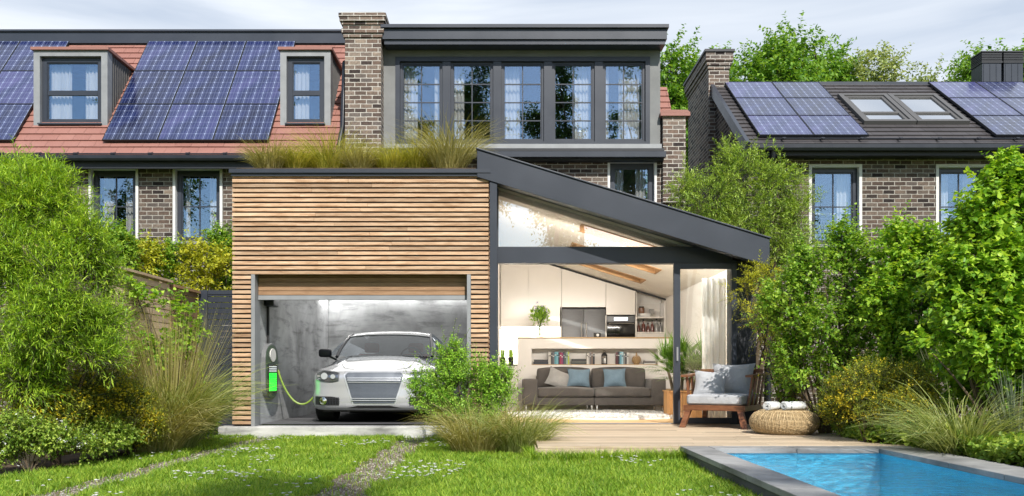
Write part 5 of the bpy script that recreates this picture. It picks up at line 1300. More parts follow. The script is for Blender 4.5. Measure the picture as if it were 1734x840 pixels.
    G = MB(); G.lathe([(.02,.165),(.014,.19),(.012,.22),(.018,.235)], c, 12); G.build('neck', M['oak'], t)
    # flowers on the divider
    x, y, z = px(914, 17.55), 17.55, zt+.029; t = thing('flower_vase', (x, y, z), 'clear glass vase of greenery and blue flowers on the divider', 'flower vase')
    G = MB(); G.lathe([(0,0),(.055,0),(.06,.02),(.062,.21),(.070,.25),(.066,.25),(.057,.21),(.055,.02),(0,.014)], (x,y,z), 20); G.build('vase', M['glass_clear'], t)
    G = MB(); rr = random.Random(4)
    for q in range(16): a = rr.uniform(0, 6.28); r = rr.uniform(.05,.17); G.tube([(x+.02*math.cos(a+3), y+.02*math.sin(a+3), z+.03), (x+.025*math.cos(a), y+.025*math.sin(a), z+.25), (x+r*math.cos(a), y+r*math.sin(a), z+rr.uniform(.36,.6))], .0028, 5, False)
    G.build('stems', M['leaf_dark'], t)
    n = 420; P = nrm(RNG.normal(size=(n,3)))*np.array([.21,.17,.19])*(RNG.random((n,1))**.7)+np.array([x,y,z+.42]); D = nrm(P-np.array([x,y,z+.25]))+.4*RNG.normal(size=(n,3))
    V, F = leaves(P, D, .075, .030); np_mesh('foliage', V, F, M['leaf_bush'], t)
    st_ = np.concatenate([np.stack([np.full(26, x+dx), np.full(26, y), z+.50+np.linspace(0, h, 26)], 1) for dx, h in ((-.05,.22),(.05,.13),(-.09,.10),(.11,.06))]); P = st_+RNG.normal(size=st_.shape)*.012
    V, F = leaves(P, RNG.normal(size=P.shape), .028, .022); np_mesh('blossom', V, F, M['flower_b'], t)
    G = MB(); x = px(1011, 17.5); G.rbox(x-.07, x+.07, 17.45, 17.52, zt+.029, zt+.11, .01); o = G.build('camera_body', M['black_matte'], None, (x,17.48,zt+.029))
    tag(o, 'small black box with a round white dial on the divider top', 'clock'); o.name = 'table_clock'; WL['table_clock'] = WL.get('camera_body', Vector((x,17.48,zt+.029)))
    G = MB(); G.lathe([(0,0),(.028,0),(.028,.006),(0,.006)], (0,0,0), 18)
    for q in range(len(G.v)): v = G.v[q]; G.v[q] = (x+v[0]+.008, 17.448-v[2], zt+.07+v[1])
    G.build('dial', M['white'], o)
room()

def sofa():
    H = thing('sofa', (1.61, 16.8, 0), 'dark grey two-seat fabric sofa with metal legs on the white rug', 'sofa')
    x0, x1, y0, y1 = .30, 2.93, 16.28, 17.28; aw = .27; F = M['sofa']; xm = (x0+x1)/2
    for a, b_ in ((x0+aw-.02, xm-.003), (xm+.003, x1-aw+.02)):
        G = MB(); G.rbox(a, b_, y0+.03, y1, .15, .30, .02); G.build('base', F, H)
    for a, b_ in ((x0, x0+aw), (x1-aw, x1)):
        G = MB(); G.rbox(a, b_, y0, y1, .15, .635, .03, 3, .008); G.build('armrest', F, H)
    G = MB(); G.rbox(x0+aw, x1-aw, y1-.18, y1, .3, .70, .03); G.build('back_frame', F, H)
    for a, b_ in ((x0+aw+.004, xm-.004), (xm+.004, x1-aw-.004)):
        G = MB(); G.rbox(a, b_, y0-.01, y1-.36, .305, .475, .045, 4, .022); G.build('seat_cushion', F, H)
        G = MB(); G.rbox(a+.01, b_-.01, y1-.37, y1-.16, .46, .84, .05, 4, .03); G.build('back_cushion', F, H)
    for x in (x0+.06, xm-.05, xm+.05, x1-.06):
        for y in (y0+.06, y1-.06):
            G = MB(); G.box(x-.012, x+.012, y-.012, y+.012, .012, .152); G.build('leg', M['chrome'], H)
    def pil(x, y, z, w, h, rz, ry, rx, mat, lab):
        m = Matrix.Rotation(R(rz), 3, 'Z') @ Matrix.Rotation(R(rx), 3, 'X') @ Matrix.Rotation(R(ry), 3, 'Y')
        G = MB(); G.pillow((x,y,z), w, h, .16, m); tag(G.build('cushion', mat, None, (x,y,z)), lab, 'cushion', 'cushions on the sofa')
    pil(.98, 16.72, .635, .46, .38, 12, 24, -20, M['cush_grey'], 'light grey cushion slumped against the left sofa arm')
    pil(1.36, 16.74, .66, .44, .36, 0, 2, -16, M['cush_blue'], 'blue cushion left of the seam between the two sofa seats')
    pil(2.04, 16.74, .66, .44, .37, 0, -1, -16, M['cush_blue'], 'blue cushion right of the seam between the two sofa seats')
    # rug: thick pile
    cx, cy, rx, ry = 1.62, 15.25, 1.60, 1.12; n = 26000
    G = MB(); pts = [(cx+rx*math.cos(a), cy+ry*math.sin(a)) for a in [k*math.pi/32 for k in range(64)]]; G.prism(pts, 'z', .007, .03)
    t = thing('rug', (cx, cy, .007), 'shaggy white oval rug on the floor in front of the sofa', 'rug'); G.build('backing', M['rug'], t)
    a = RNG.random(n)*6.283; r = np.sqrt(RNG.random(n)); P = np.stack([cx+rx*r*np.cos(a), cy+ry*r*np.sin(a), np.full(n, .028)], 1)
    D = np.stack([RNG.normal(size=n)*.5, RNG.normal(size=n)*.5, np.ones(n)], 1); V, F_ = leaves(P, D, .05, .016); np_mesh('pile', V, F_, M['curtain'], t)
    # side table behind the door frame
    t = thing('side_table', (3.12, 16.7, 0), 'small black side table with a wooden top beside the sofa arm', 'side table')
    G = MB(); G.box(2.97, 3.32, 16.5, 16.95, .42, .45); G.build('top', M['oak'], t)
    G = MB(); G.box(2.99, 3.30, 16.52, 16.93, .01, .418); G.build('cabinet', M['black_matte'], t)
sofa()

def palm():
    x, y = 2.93, 14.75; H = thing('potted_palm', (x, y, 0), 'bushy palm with fan leaves in a wooden box planter behind the glass door', 'potted plant')
    G = MB(); 
    for k in range(5): 
        a = x-.27+k*.108; G.box(a+.002, a+.106, y-.27, y-.245, .012, .44); G.box(a+.002, a+.106, y+.245, y+.27, .012, .44)
        b_ = y-.243+k*.0972; G.box(x-.27, x-.248, b_+.001, b_+.096, .012, .44); G.box(x+.248, x+.27, b_+.001, b_+.096, .012, .44)
    G.box(x-.285, x+.285, y-.285, y+.285, .441, .462); G.build('planter', M['planter'], H)
    G = MB(); G.box(x-.245, x+.245, y-.24, y+.24, .05, .463); G.build('potting_soil', M['soil'], H)
    rr = random.Random(2); ps = []
    for k, (ox, oz) in enumerate(((-.24,.84),(0,.98),(.24,.88),(-.10,.70),(.13,.68),(.30,.72))):
        bx_, by_ = x+ox*.6, y+rr.uniform(-.12,.12); tx, ty, tz = x+ox, by_, oz
        G = MB(); G.tube([(bx_, by_, .46), ((bx_+tx)/2+.01, by_, .65), (tx, ty, tz)], [.028,.024,.02], 8); G.build('stem', M['bark_pale'], H)
        n = 26
        for q in range(n):
            az = q*2.4+k; el = rr.uniform(-.25, 1.35); d = np.array([math.cos(az)*math.cos(el), math.sin(az)*math.cos(el), math.sin(el)]); L_ = rr.uniform(.24,.42)
            c = np.array([tx, ty, tz])+d*L_*.55; m_ = 11; P = np.tile(c, (m_, 1)); side = nrm(np.cross(d, [0,0,1])+.01); up2 = np.cross(side, d)
            an = np.linspace(-1.15, 1.15, m_)[:, None]; D0 = np.cos(an)*d+np.sin(an)*side+.12*up2; D1 = D0-np.array([0,0,.45])
            V, F = ribbons(P, D0, D1, L_*1.1*(1-.25*np.abs(an)), np.full((m_,1), .021), 3); ps.append((V, F, 0))
            V, F = ribbons(np.array([[tx,ty,tz]]), d[None], d[None]-[0,0,.1], np.array([[L_*.58]]), np.array([[.012]]), 2); ps.append((V, F, 0))
    V, F, mi = merge(ps); np_mesh('fronds', V, F, M['leaf_palm'], H)
palm()

# ================================================================== terrace furniture
def armchair():
    loc = Vector((3.04, 12.46, 0)); H = thing('armchair', (0,0,0), 'teak slatted armchair with pale grey seat cushion on the deck', 'armchair')
    T = M['teak']; w, d = .74, .78     # x across, y back
    # legs splay outward
    for sx in (-1, 1):
        G = MB(); G.hexa([(sx*.40-.035,-.46,0),(sx*.40+.035,-.46,0),(sx*.40+.035,-.40,0),(sx*.40-.035,-.40,0),(sx*.33-.035,-.40,.24),(sx*.33+.035,-.40,.24),(sx*.33+.035,-.34,.24),(sx*.33-.035,-.34,.24)]); G.build('leg', T, H)
        G = MB(); G.hexa([(sx*.38-.03,.40,0),(sx*.38+.03,.40,0),(sx*.38+.03,.46,0),(sx*.38-.03,.46,0),(sx*.34-.03,.33,.24),(sx*.34+.03,.33,.24),(sx*.34+.03,.39,.24),(sx*.34-.03,.39,.24)]); G.build('leg', T, H)
    G = MB(); G.box(-.385, .385, -.41, -.37, .225, .295); G.box(-.385, .385, .37, .41, .225, .295); G.box(-.40, -.365, -.41, .41, .222, .292); G.box(.365, .40, -.41, .41, .222, .292)
    for k in range(8): G.box(-.36, .36, -.36+k*.09, -.30+k*.09, .262, .282)
    G.build('seat_frame', T, H, bevel=.004)
    for sx in (-1, 1):
        G = MB(); G.hexa([(sx*.42-.05*1,-.30,.655),(sx*.42+.05,-.30,.655),(sx*.46+.05,.44,.685),(sx*.46-.05,.44,.685),(sx*.42-.05,-.30,.685),(sx*.42+.05,-.30,.685),(sx*.46+.05,.44,.715),(sx*.46-.05,.44,.715)]); G.build('armrest', T, H, bevel=.005)
        for k in range(4):
            y = -.20+k*.19; G = MB(); G.bar((sx*.375, y, .235), (sx*.43, y+.045, .672+.006*k), .055, .022, up=(1,0,0)); G.build('arm_slat', T, H)
    G = MB(); G.bar((-.42,.40,.74), (.42,.40,.74), .03, .05)
    for k in range(7): x = -.30+k*.10; G.bar((x,.38,.27), (x,.42,.74), .05, .018, up=(0,1,0))
    G.build('backrest', T, H, bevel=.003)
    G = MB(); G.rbox(-.36, .36, -.40, .36, .298, .43, .04, 4, .02); G.build('seat_cushion', M['cush_light'], H)
    H.scale = (1.08, 1.08, 1.06); H.location = loc; H.rotation_euler = (0, 0, R(-30)); M3 = Matrix.Rotation(R(-30), 3, 'Z'); WL[H.name] = Vector((0,0,0))
    def pil(p, w, h, rx, ry, rz, t, lab):
        m = Matrix.Rotation(R(-30+rz), 3, 'Z') @ Matrix.Rotation(R(rx), 3, 'X') @ Matrix.Rotation(R(ry), 3, 'Y'); c = loc+M3 @ Vector(p)
        G = MB(); G.pillow(c, w, h, t, m); tag(G.build('cushion', M['cush_light'], None, c), lab, 'cushion', 'cushions on the teak armchair')
    pil((.08,.23,.66), .62, .48, -12, 0, 0, .20, 'large pale grey back cushion upright in the teak armchair')
    pil((-.16,-.08,.60), .46, .40, -20, 3, 12, .17, 'smaller pale grey cushion leaning in front at the left of the armchair')
armchair()
def pouf():
    x, y = 3.46, 11.05; r = .415; h = .28
    H = thing('wicker_pouf', (x, y, 0), 'low round woven wicker pouf on the deck beside the armchair', 'pouf')
    m = wood_mat('rattan', [(0.3, (.23,.15,.07)), (0.5, (.42,.31,.17)), (0.8, (.60,.48,.30))], .6, (6,6,6), .25, 8)
    prof = lambda t: (r*(.70+.30*math.sin(math.pi*t)**.55) if 0 < t < 1 else r*.70, h*t)
    G = MB()
    G.lathe([(max(.0, prof(t)[0]-.012), prof(t)[1]) for t in [k/14 for k in range(15)]]+[(.001, h*.985)], (x,y,.002), 48)
    G.build('core', M['oak'], H)
    G = MB(); n = 60
    for q in range(n):
        a0 = 2*math.pi*q/n
        G.tube([(x+(prof(t)[0])*math.cos(a0+.02*math.sin(q*3+t*9)), y+(prof(t)[0])*math.sin(a0+.02*math.sin(q*3+t*9)), .003+prof(t)[1]) for t in [k/10 for k in range(11)]], .0075, 5, False)
    for k in range(34):
        t = (k+.5)/34; rr_, z = prof(t); ph = k*math.pi
        G.tube([(x+(rr_+.005*math.cos(a*n/2+ph))*math.cos(a), y+(rr_+.005*math.cos(a*n/2+ph))*math.sin(a), z+.002*math.sin(a*7+k)) for a in [2*math.pi*q/120 for q in range(121)]], .0048, 4, False)
    for k in range(12):
        rr_ = r*.70*(1-k/12); G.tube([(x+rr_*math.cos(a), y+rr_*math.sin(a), h+.003) for a in [2*math.pi*q/48 for q in range(49)]], .009, 4, False)
    G.build('weave', m, H)
    for k, (dx, lab) in enumerate(((-.16, 'rolled white towel on the left side of the wicker pouf'), (.10, 'rolled white towel on the right side of the wicker pouf, lying longer'))):
        c = Vector((x+dx, y-.06, h+.066)); G = MB(); ax = Vector((math.cos(R(38)), math.sin(R(38)), 0)) if k == 0 else Vector((math.cos(R(22)), math.sin(R(22)), 0)); sd = Vector((-ax.y, ax.x, 0)); L_ = .11 if k == 0 else .15
        turns = 3.2; N = 72; V = []; 
        for q in range(N+1):
            a = q/N*turns*2*math.pi; rr_ = .012+.044*q/N
            for s in (-1, 1):
                V.append(c+ax*s*L_*(1+.02*math.sin(a*.7))+sd*rr_*math.cos(a)*1.1+Vector((0,0,rr_*math.sin(a)*.95)))
        G.add(V, [(2*q, 2*q+1, 2*q+3, 2*q+2) for q in range(N)], True)
        o = G.build('towel', M['towel'], None, c-Vector((0,0,.055))); tag(o, lab, 'towel', 'rolled towels on the pouf')
        sm = o.modifiers.new('thick', 'SOLIDIFY'); sm.thickness = .010; sm.offset = 0
pouf()
# ================================================================== planting
def limbs(G, base, tips, r0, rr, n=6, mid=.45):
    """woody stems fanning from a base to tips, gently crooked"""
    for tip in tips:
        a = Vector(base); b_ = Vector(tip); L_ = (b_-a).length; pts = []
        side = Vector((rr.uniform(-1,1), rr.uniform(-1,1), 0))*.06*L_
        for k in range(n+1):
            t = k/n; p = a.lerp(b_, t); p.z += (.10*L_)*math.sin(math.pi*t)*.6; p += side*math.sin(math.pi*t)+Vector((rr.uniform(-1,1), rr.uniform(-1,1), 0))*.012*L_; pts.append(p)
        G.tube(pts, [r0*(1-.8*k/n) for k in range(n+1)], 6)
def crown(blobs, nsh, slen, per, L, Wd, shape='diamond', up=.5, droop=.25, jit=.45, spread=.8, surf=.55, fwd=.5, rng=RNG, zmin=None, gap=7.5, stray=.13, sfac=1.9):
    seedp = float(rng.random()*6)
    """shoots scattered through lobes, each carrying leaves along its length"""
    B = np.array([b[:6] for b in blobs], float); w = np.array([(b[6] if len(b) > 6 else b[3]*b[5]) for b in blobs], float); w /= w.sum()
    k = rng.choice(len(B), nsh, p=w); d = nrm(rng.normal(size=(nsh, 3))); r = (surf+(1-surf)*rng.random((nsh, 1)))*np.where(rng.random((nsh,1)) < .8, 1, rng.random((nsh,1)))
    r = r*(1+.16*rng.normal(size=(nsh,1))*.6)
    c = B[k, :3]; P = c+d*r*B[k, 3:6]*.88
    keep = (np.sin(P[:, 0]*gap+seedp)*np.sin(P[:, 1]*gap*1.1+2*seedp)+np.sin(P[:, 2]*gap*1.2+seedp*.7)*np.cos(P[:, 0]*gap*.7)) > -.62
    P = P[keep]; d = d[keep]; nsh = len(P)
    if zmin is not None: P[:, 2] = np.maximum(P[:, 2], zmin+.3*rng.random(nsh)*slen)
    D = nrm(d*.75+np.array([0,0,up])+jit*rng.normal(size=(nsh, 3)))
    st_ = rng.random((nsh, 1)) < stray; D = nrm(np.where(st_, D*.5+np.array([0,0,.75])+d*.35, D))
    sl = slen*(.55+.9*rng.random((nsh, 1)))*np.where(st_, sfac, 1.0); t = (np.arange(per)+.6)/per
    t3 = t[None, :, None]; pos = P[:, None, :]+D[:, None, :]*(sl[:, None, :]*t3)-np.array([0,0,1])*(droop*sl[:, None, :]*t3**2)
    dirn = np.repeat(D[:, None, :], per, 1); sd = nrm(np.cross(dirn, np.array([0,0,1.])+.3*rng.normal(size=(nsh, 1, 3))))
    ang = (np.arange(per)*2.4)[None, :, None]+6.28*rng.random((nsh, 1, 1)); s2 = np.cross(dirn, sd)
    LD = dirn*fwd+spread*(sd*np.cos(ang)+s2*np.sin(ang))+.18*rng.normal(size=dirn.shape)-np.array([0,0,droop*.5])
    PP = pos.reshape(-1, 3); LL = LD.reshape(-1, 3); sz = (1.1-.45*np.tile(t, nsh))[:, None]*(.8+.4*rng.random((len(PP),1)))
    V, F = leaves(PP, LL, L*sz, Wd*sz, shape, rng=rng)
    # the twigs themselves
    e = P+D*sl-np.array([0,0,1])*droop*sl; q = nrm(np.cross(D, rng.normal(size=(nsh,3))))*.0035
    V2 = np.stack([P-D*slen*.5-q, P-D*slen*.5+q, e+q*.4, e-q*.4], 1).reshape(-1, 3); F2 = np.arange(4*nsh).reshape(nsh, 4)
    return (V, F), (V2, F2)
def shrub(name, base, label, cat, blobs, mat, nsh, slen, per, L, Wd, shape='diamond', stems=6, stem_r=.02, bark='bark', flowers=None, group=None, extra=None, zmin=None, seed=1, part='foliage', **kw):
    rng = np.random.default_rng(seed); rr = random.Random(seed)
    H = thing(name, base, label, cat, group); (V, F), (V2, F2) = crown(blobs, nsh, slen, per, L, Wd, shape, rng=rng, zmin=zmin, **kw)
    np_mesh(part, V, F, mat, H)
    np_mesh('twigs', V2, F2, M['twig'], H)
    tips = []; 
    for q in range(stems):
        b = blobs[q % len(blobs)]; tips.append((b[0]+rr.uniform(-.5,.5)*b[3], b[1]+rr.uniform(-.5,.5)*b[4], b[2]+rr.uniform(-.1,.6)*b[5]))
    G = MB(); limbs(G, base, tips, stem_r, rr); G.build('trunk' if cat == 'tree' else 'stems', M[bark], H)
    if flowers:
        fm, nf, fs, zlo = flowers; B = np.array([b[:6] for b in blobs]); k = rng.integers(0, len(B), nf); d = nrm(rng.normal(size=(nf, 3))+np.array([0,-.5,.3])); P = B[k, :3]+d*B[k, 3:6]*(.9+.16*rng.random((nf,1)))
        P = np.repeat(P, 5, 0)+rng.normal(size=(nf*5, 3))*fs*.8; V, F = leaves(P, rng.normal(size=P.shape)+np.array([0,-.3,.6]), fs, fs*.9, rng=rng); np_mesh('blossom', V, F, fm, H)
    return H
def clump(name, base, label, mat, n, L, wid, lean, group=None, rad=.12, droop=1.0, seed=3, seg=5, cat='ornamental grass', plumes=0, bias=(0,0), part='blades'):
    rng = np.random.default_rng(seed); a = rng.random(n)*6.283; r = rad*np.sqrt(rng.random(n)); P = np.stack([base[0]+r*np.cos(a), base[1]+r*np.sin(a), np.full(n, base[2])], 1)
    a2 = a+.7*rng.normal(size=n); le = lean*(.15+rng.random(n)); D0 = np.stack([np.cos(a2)*le+bias[0]*.5, np.sin(a2)*le+bias[1]*.5, np.ones(n)], 1); D1 = np.stack([np.cos(a2)*(le+.5*droop)+bias[0], np.sin(a2)*(le+.5*droop)+bias[1], .75-droop*1.1*rng.random(n)-.25*droop], 1)
    V, F = ribbons(P, D0, D1, (L*(.55+.55*rng.random((n,1)))), np.full((n,1), wid)*(.6+.8*rng.random((n,1))), seg, rng, .5)
    H = thing(name, base, label, cat, group); np_mesh(part, V, F, mat, H, smooth=False)
    if plumes:
        m_ = plumes; a = rng.random(m_)*6.283; le = lean*(.2+.5*rng.random(m_)); P = np.stack([base[0]+.5*rad*np.cos(a), base[1]+.5*rad*np.sin(a), np.full(m_, base[2])], 1)
        D0 = np.stack([np.cos(a)*le, np.sin(a)*le, np.ones(m_)], 1); V, F = ribbons(P, D0, D0-[0,0,.35], L*(1.0+.25*rng.random((m_,1))), np.full((m_,1), wid*.8), seg, rng, .3)
        np_mesh('stalks', V, F, M['grass_tan'], H)
    return H
GZ = -.16
# --- left border
def P3(x, y, Y): return (px(x, Y), Y, pz(y, Y))
def blob(x, y, Y, rx, rz, ry=None, w=None):
    c = P3(x, y, Y); b = (c[0], c[1], c[2], rx*Y/1500, (ry or rx*.9)*Y/1500, rz*Y/1500)
    return b+((w,) if w else ())
shrub('bamboo_bush', (px(95, 8.8), 8.8, GZ), 'huge feathery light green bush with narrow leaves at the left edge of the garden', 'bush',
      [blob(60,350,8.8,85,70), blob(125,415,8.7,58,60), blob(20,430,8.5,70,70), blob(100,490,8.4,78,75), blob(165,465,8.9,34,50), blob(60,560,8.3,90,65), blob(160,545,8.6,48,55), blob(30,310,9.0,50,35), blob(-60,420,8.6,70,90), blob(-60,560,8.4,80,90), blob(-20,350,9,60,50), blob(85,320,8.9,45,38), blob(160,610,8.5,50,40), blob(40,640,8.3,60,45)],
      M['leaf_bamboo'], 7600, .19, 13, .090, .0115, stems=11, stem_r=.028, up=.5, droop=.35, spread=.8, fwd=.9, surf=.5, seed=21, gap=5.5)
shrub('leafy_shrub', (px(290, 10.9), 10.9, GZ), 'airy shrub with rounded leaves in front of the dark stretch of fence', 'shrub',
      [blob(240,510,10.6,35,40), blob(290,540,10.8,40,50), blob(330,575,10.9,25,40), blob(260,590,10.6,45,40), blob(215,480,10.5,25,25)],
      M['leaf_heart'], 260, .22, 9, .055, .050, 'heart', stems=9, stem_r=.014, up=.45, droop=.5, seed=22)
clump('ornamental_grass', (px(288, 10.4), 10.4, GZ), 'big arching clump of green and straw-coloured grass in front of the fence by the gate', M['grass_green'], 1600, 1.50, .012, .60, rad=.26, droop=1.0, seed=23, plumes=420, bias=(.12, -.05))
clump('ornamental_grass', (px(262, 9.9), 9.9, GZ), 'dry brown tuft of grass at the foot of the big arching clump', M['grass_tan'], 1200, 1.05, .010, .65, rad=.24, droop=1.2, seed=24)
for i, (x, y, Y, rx, rz, lab) in enumerate(((60,665,8.7,85,60,'yellow-flowered shrub below the feathery bush, at the left edge'), (165,660,9.3,60,62,'yellow-flowered shrub second from the left edge, beneath the feathery bush'), (222,690,9.5,36,40,'small yellow-flowered shrub at the foot of the dry grass tuft'))):
    shrub('flowering_shrub', (px(x, Y), Y, GZ), lab, 'shrub', [blob(x,y,Y,rx,rz), blob(x-25,y+30,Y-.1,rx*.7,rz*.6), blob(x+30,y+25,Y-.1,rx*.7,rz*.6), blob(x,y+45,Y-.15,rx*.9,rz*.5)],
          M['leaf_olivegreen'], 1700, .12, 9, .034, .012, stems=12, stem_r=.008, flowers=(M['flower_y'], 420, .024, 0), group='yellow-flowered shrubs in the left border', seed=30+i, up=.5, droop=.2, zmin=GZ)
shrub('ground_shrub', (px(50, 8.0), 8.0, GZ), 'low bright green leafy plant with pale blossoms in the lower left corner', 'shrub', [blob(20,735,8.0,60,40), blob(85,745,8.1,45,32), blob(0,765,7.8,50,26), blob(130,752,8.4,36,22)],
      M['leaf_cover'], 900, .09, 8, .034, .026, 'heart', stems=10, stem_r=.006, flowers=(M['flower_w'], 45, .016, 0), seed=35, zmin=GZ, droop=.2)
shrub('ground_shrub', (px(330, 11.6), 11.6, GZ), 'small round green plant between the tall grass clump and the concrete apron', 'shrub', [blob(328,712,11.5,30,24), blob(350,722,11.4,18,16), blob(300,722,11.4,22,18)],
      M['leaf_heart'], 380, .10, 8, .042, .036, 'heart', stems=8, stem_r=.006, seed=36, zmin=GZ, droop=.25)
for i, (x, y, Y, lab) in enumerate(((170,728,8.9,'low green leafy plant second along the front of the left border'), (235,728,9.9,'low green leafy plant in front of the dry grass tuft'))):
    shrub('ground_shrub', (px(x, Y), Y, GZ), lab, 'shrub', [blob(x-22,y+12,Y,30,20), blob(x+14,y+6,Y+.1,34,24), blob(x+46,y+10,Y+.2,22,15), blob(x,y+24,Y-.1,40,14)], M['leaf_cover'], 620, .09, 8, .036, .028, 'heart', stems=8, stem_r=.005, seed=37+i, zmin=GZ, droop=.2)
# shrubs behind the fence, by the left house
for i, (x, y, Y, rx, rz, mt, lab) in enumerate(((235,440,14.8,38,48,'leaf_yellow','yellow-green shrub behind the fence under the left ground window'), (290,455,15.2,38,42,'leaf_lilac','mid green shrub behind the fence between the two yellow-green ones'), (345,455,15.0,42,38,'leaf_yellow','yellow-green shrub behind the dark gate'), (195,430,14.4,30,50,'leaf_lilac','loose green shrub behind the fence just right of the feathery bush'), (380,435,15.8,26,48,'leaf_lilac','leafy green shrub against the brick wall beside the garage corner'))):
    shrub('garden_shrub', (px(x, Y), Y, GZ), lab, 'shrub', [blob(x,y,Y,rx,rz), blob(x-12,y-25,Y,rx*.6,rz*.5), blob(x+14,y-14,Y+.1,rx*.6,rz*.6), blob(x,y+60,Y,rx*1.1,rz)],
          M[mt], 560, .22, 9, .065, .045, 'heart', stems=7, stem_r=.016, group='shrubs behind the fence', seed=40+i, up=.5)
# --- centre
shrub('round_bush', (px(785, 11.0), 11.0, GZ), 'bright green rounded bush in front of the car and garage corner', 'bush',
      [blob(770,650,11.0,62,55), blob(740,680,10.9,45,40), blob(820,660,11.0,55,55), blob(765,605,11.0,26,30), blob(800,700,10.9,70,35), blob(845,645,11.0,28,38), blob(710,655,10.9,20,25)],
      M['leaf_bush'], 1900, .15, 11, .040, .022, stems=16, stem_r=.012, up=.75, droop=.1, seed=50, zmin=GZ, surf=.45)
clump('ornamental_grass', (px(808, 10.0), 10.0, GZ), 'pale straw and green grass tussock in front of the bright green bush', M['grass_tan'], 1000, .88, .0075, .70, rad=.27, droop=1.15, seed=51)
clump('ornamental_grass', (px(878, 10.0), 10.0, GZ), 'smaller greenish grass tussock at the corner of the deck', M['grass_green'], 1100, .85, .008, .65, rad=.24, droop=1.1, seed=52)
# --- right border
shrub('willow_tree', (px(1262, 15.6), 15.6, GZ), 'light olive-green small tree rising behind the end of the sloping extension roof', 'tree',
      [blob(1250,300,15.6,55,45), blob(1310,320,15.6,55,50), blob(1200,340,15.6,50,45), blob(1345,360,15.7,45,50), blob(1265,380,15.6,75,50), blob(1185,390,15.6,40,30), blob(1330,420,15.6,60,45), blob(1230,262,15.7,26,28), blob(1300,268,15.7,25,25), blob(1160,320,15.7,28,26)],
      M['leaf_olive'], 2600, .30, 15, .075, .017, stems=14, stem_r=.045, up=.55, droop=.35, seed=60, fwd=.9, spread=.6, surf=.35)
shrub('conifer_shrub', (4.0, 12.3, GZ), 'sparse yellow-green shrub with rusty lower leaves beside the glass door corner', 'shrub',
      [blob(1262,490,12.2,30,34), blob(1290,470,12.3,30,34), blob(1300,540,12.3,32,45), blob(1318,600,12.4,24,45)], M['leaf_yellow'], 420, .2, 12, .055, .014, stems=9, stem_r=.014, up=.4, droop=.3, seed=61, fwd=.9)
shrub('rust_shrub', (px(1345, 12.2), 12.2, GZ), 'orange-brown tinted shrub low between the armchair and the hedge', 'shrub', [blob(1325,600,12.2,24,40), blob(1345,650,12.2,28,40), blob(1340,690,12.0,30,30)], M['leaf_rust'], 500, .14, 9, .036, .015, stems=9, stem_r=.010, seed=62, zmin=GZ)
shrub('lilac_shrub', (px(1400, 11.1), 11.1, GZ), 'tall dense green lilac with a few white flower heads behind the pouf', 'shrub',
      [blob(1330,520,11.2,50,60), blob(1380,470,11.2,50,55), blob(1440,450,11.2,48,60), blob(1400,560,11.0,70,60), blob(1470,540,11.0,55,70), blob(1350,610,11.1,45,50), blob(1430,640,11.0,60,50), blob(1338,650,11.9,26,44), blob(1425,405,11.2,22,30), blob(1370,435,11.2,24,28)],
      M['leaf_lilac'], 2700, .20, 10, .050, .041, 'heart', stems=16, stem_r=.02, up=.75, droop=.22, seed=63, flowers=(M['flower_w'], 16, .03, 0), surf=.5)
shrub('linden_shrub', (px(1540, 10.4), 10.4, GZ), 'upright green shrub with pointed shoots between the lilac and the tall right hedge', 'shrub',
      [blob(1520,450,10.5,42,50), blob(1560,430,10.5,38,48), blob(1500,520,10.4,45,60), blob(1560,540,10.4,55,60), blob(1530,610,10.4,55,50), blob(1590,470,10.6,40,60), blob(1520,405,10.5,20,30)],
      M['leaf_heart'], 1800, .20, 10, .062, .052, 'heart', stems=14, stem_r=.02, up=.8, droop=.2, seed=64, surf=.5)
shrub('linden_hedge', (px(1690, 9.0), 9.0, GZ), 'tall hedge of large heart-shaped leaves filling the right edge', 'hedge',
      [blob(1655,410,9.2,50,70), blob(1700,370,9.1,60,80), blob(1630,480,9.1,55,70), blob(1700,480,9.0,75,80), blob(1760,420,9.0,70,110), blob(1690,570,8.9,75,70), blob(1640,560,9.1,50,50), blob(1750,600,8.9,60,60), blob(1668,330,9.2,24,36), blob(1705,300,9.2,24,34), blob(1745,290,9.1,30,40), blob(1570,600,9.0,26,24), blob(1720,650,9.2,80,50), blob(1800,560,9.2,70,120), blob(1660,640,9.5,60,50)],
      M['leaf_heart'], 4200, .22, 10, .075, .066, 'heart', stems=20, stem_r=.025, up=.65, droop=.35, seed=65, surf=.5)
shrub('backing_shrub', (px(1590, 11.2), 11.2, GZ), 'shaded green shrub seen through the gap under the tall right hedge', 'shrub', [blob(1500,640,11.3,55,60), blob(1590,640,11.2,70,60), blob(1690,630,11.0,80,70), blob(1780,620,10.8,60,80)],
      M['leaf_lilac'], 1500, .18, 9, .055, .045, 'heart', stems=12, seed=68, zmin=GZ)
for i, (x, y, Y, rx, rz, lab) in enumerate(((1436,668,10.6,42,44,'yellow-flowered shrub directly right of the wicker pouf'), (1470,655,9.7,50,50,'yellow-flowered shrub in the middle of the right border'), (1545,660,9.5,40,45,'yellow-flowered shrub half hidden by the arching grass on the right'))):
    shrub('flowering_shrub', (px(x, Y), Y, GZ), lab, 'shrub', [blob(x,y,Y,rx,rz), blob(x-18,y+28,Y-.1,rx*.7,rz*.6), blob(x+20,y+30,Y-.1,rx*.7,rz*.6)],
          M['leaf_olivegreen'], 1300, .12, 9, .032, .011, stems=10, stem_r=.008, flowers=(M['flower_y'], 260, .022, 0), group='yellow-flowered shrubs in the right border', seed=70+i, up=.5, droop=.2, zmin=GZ)
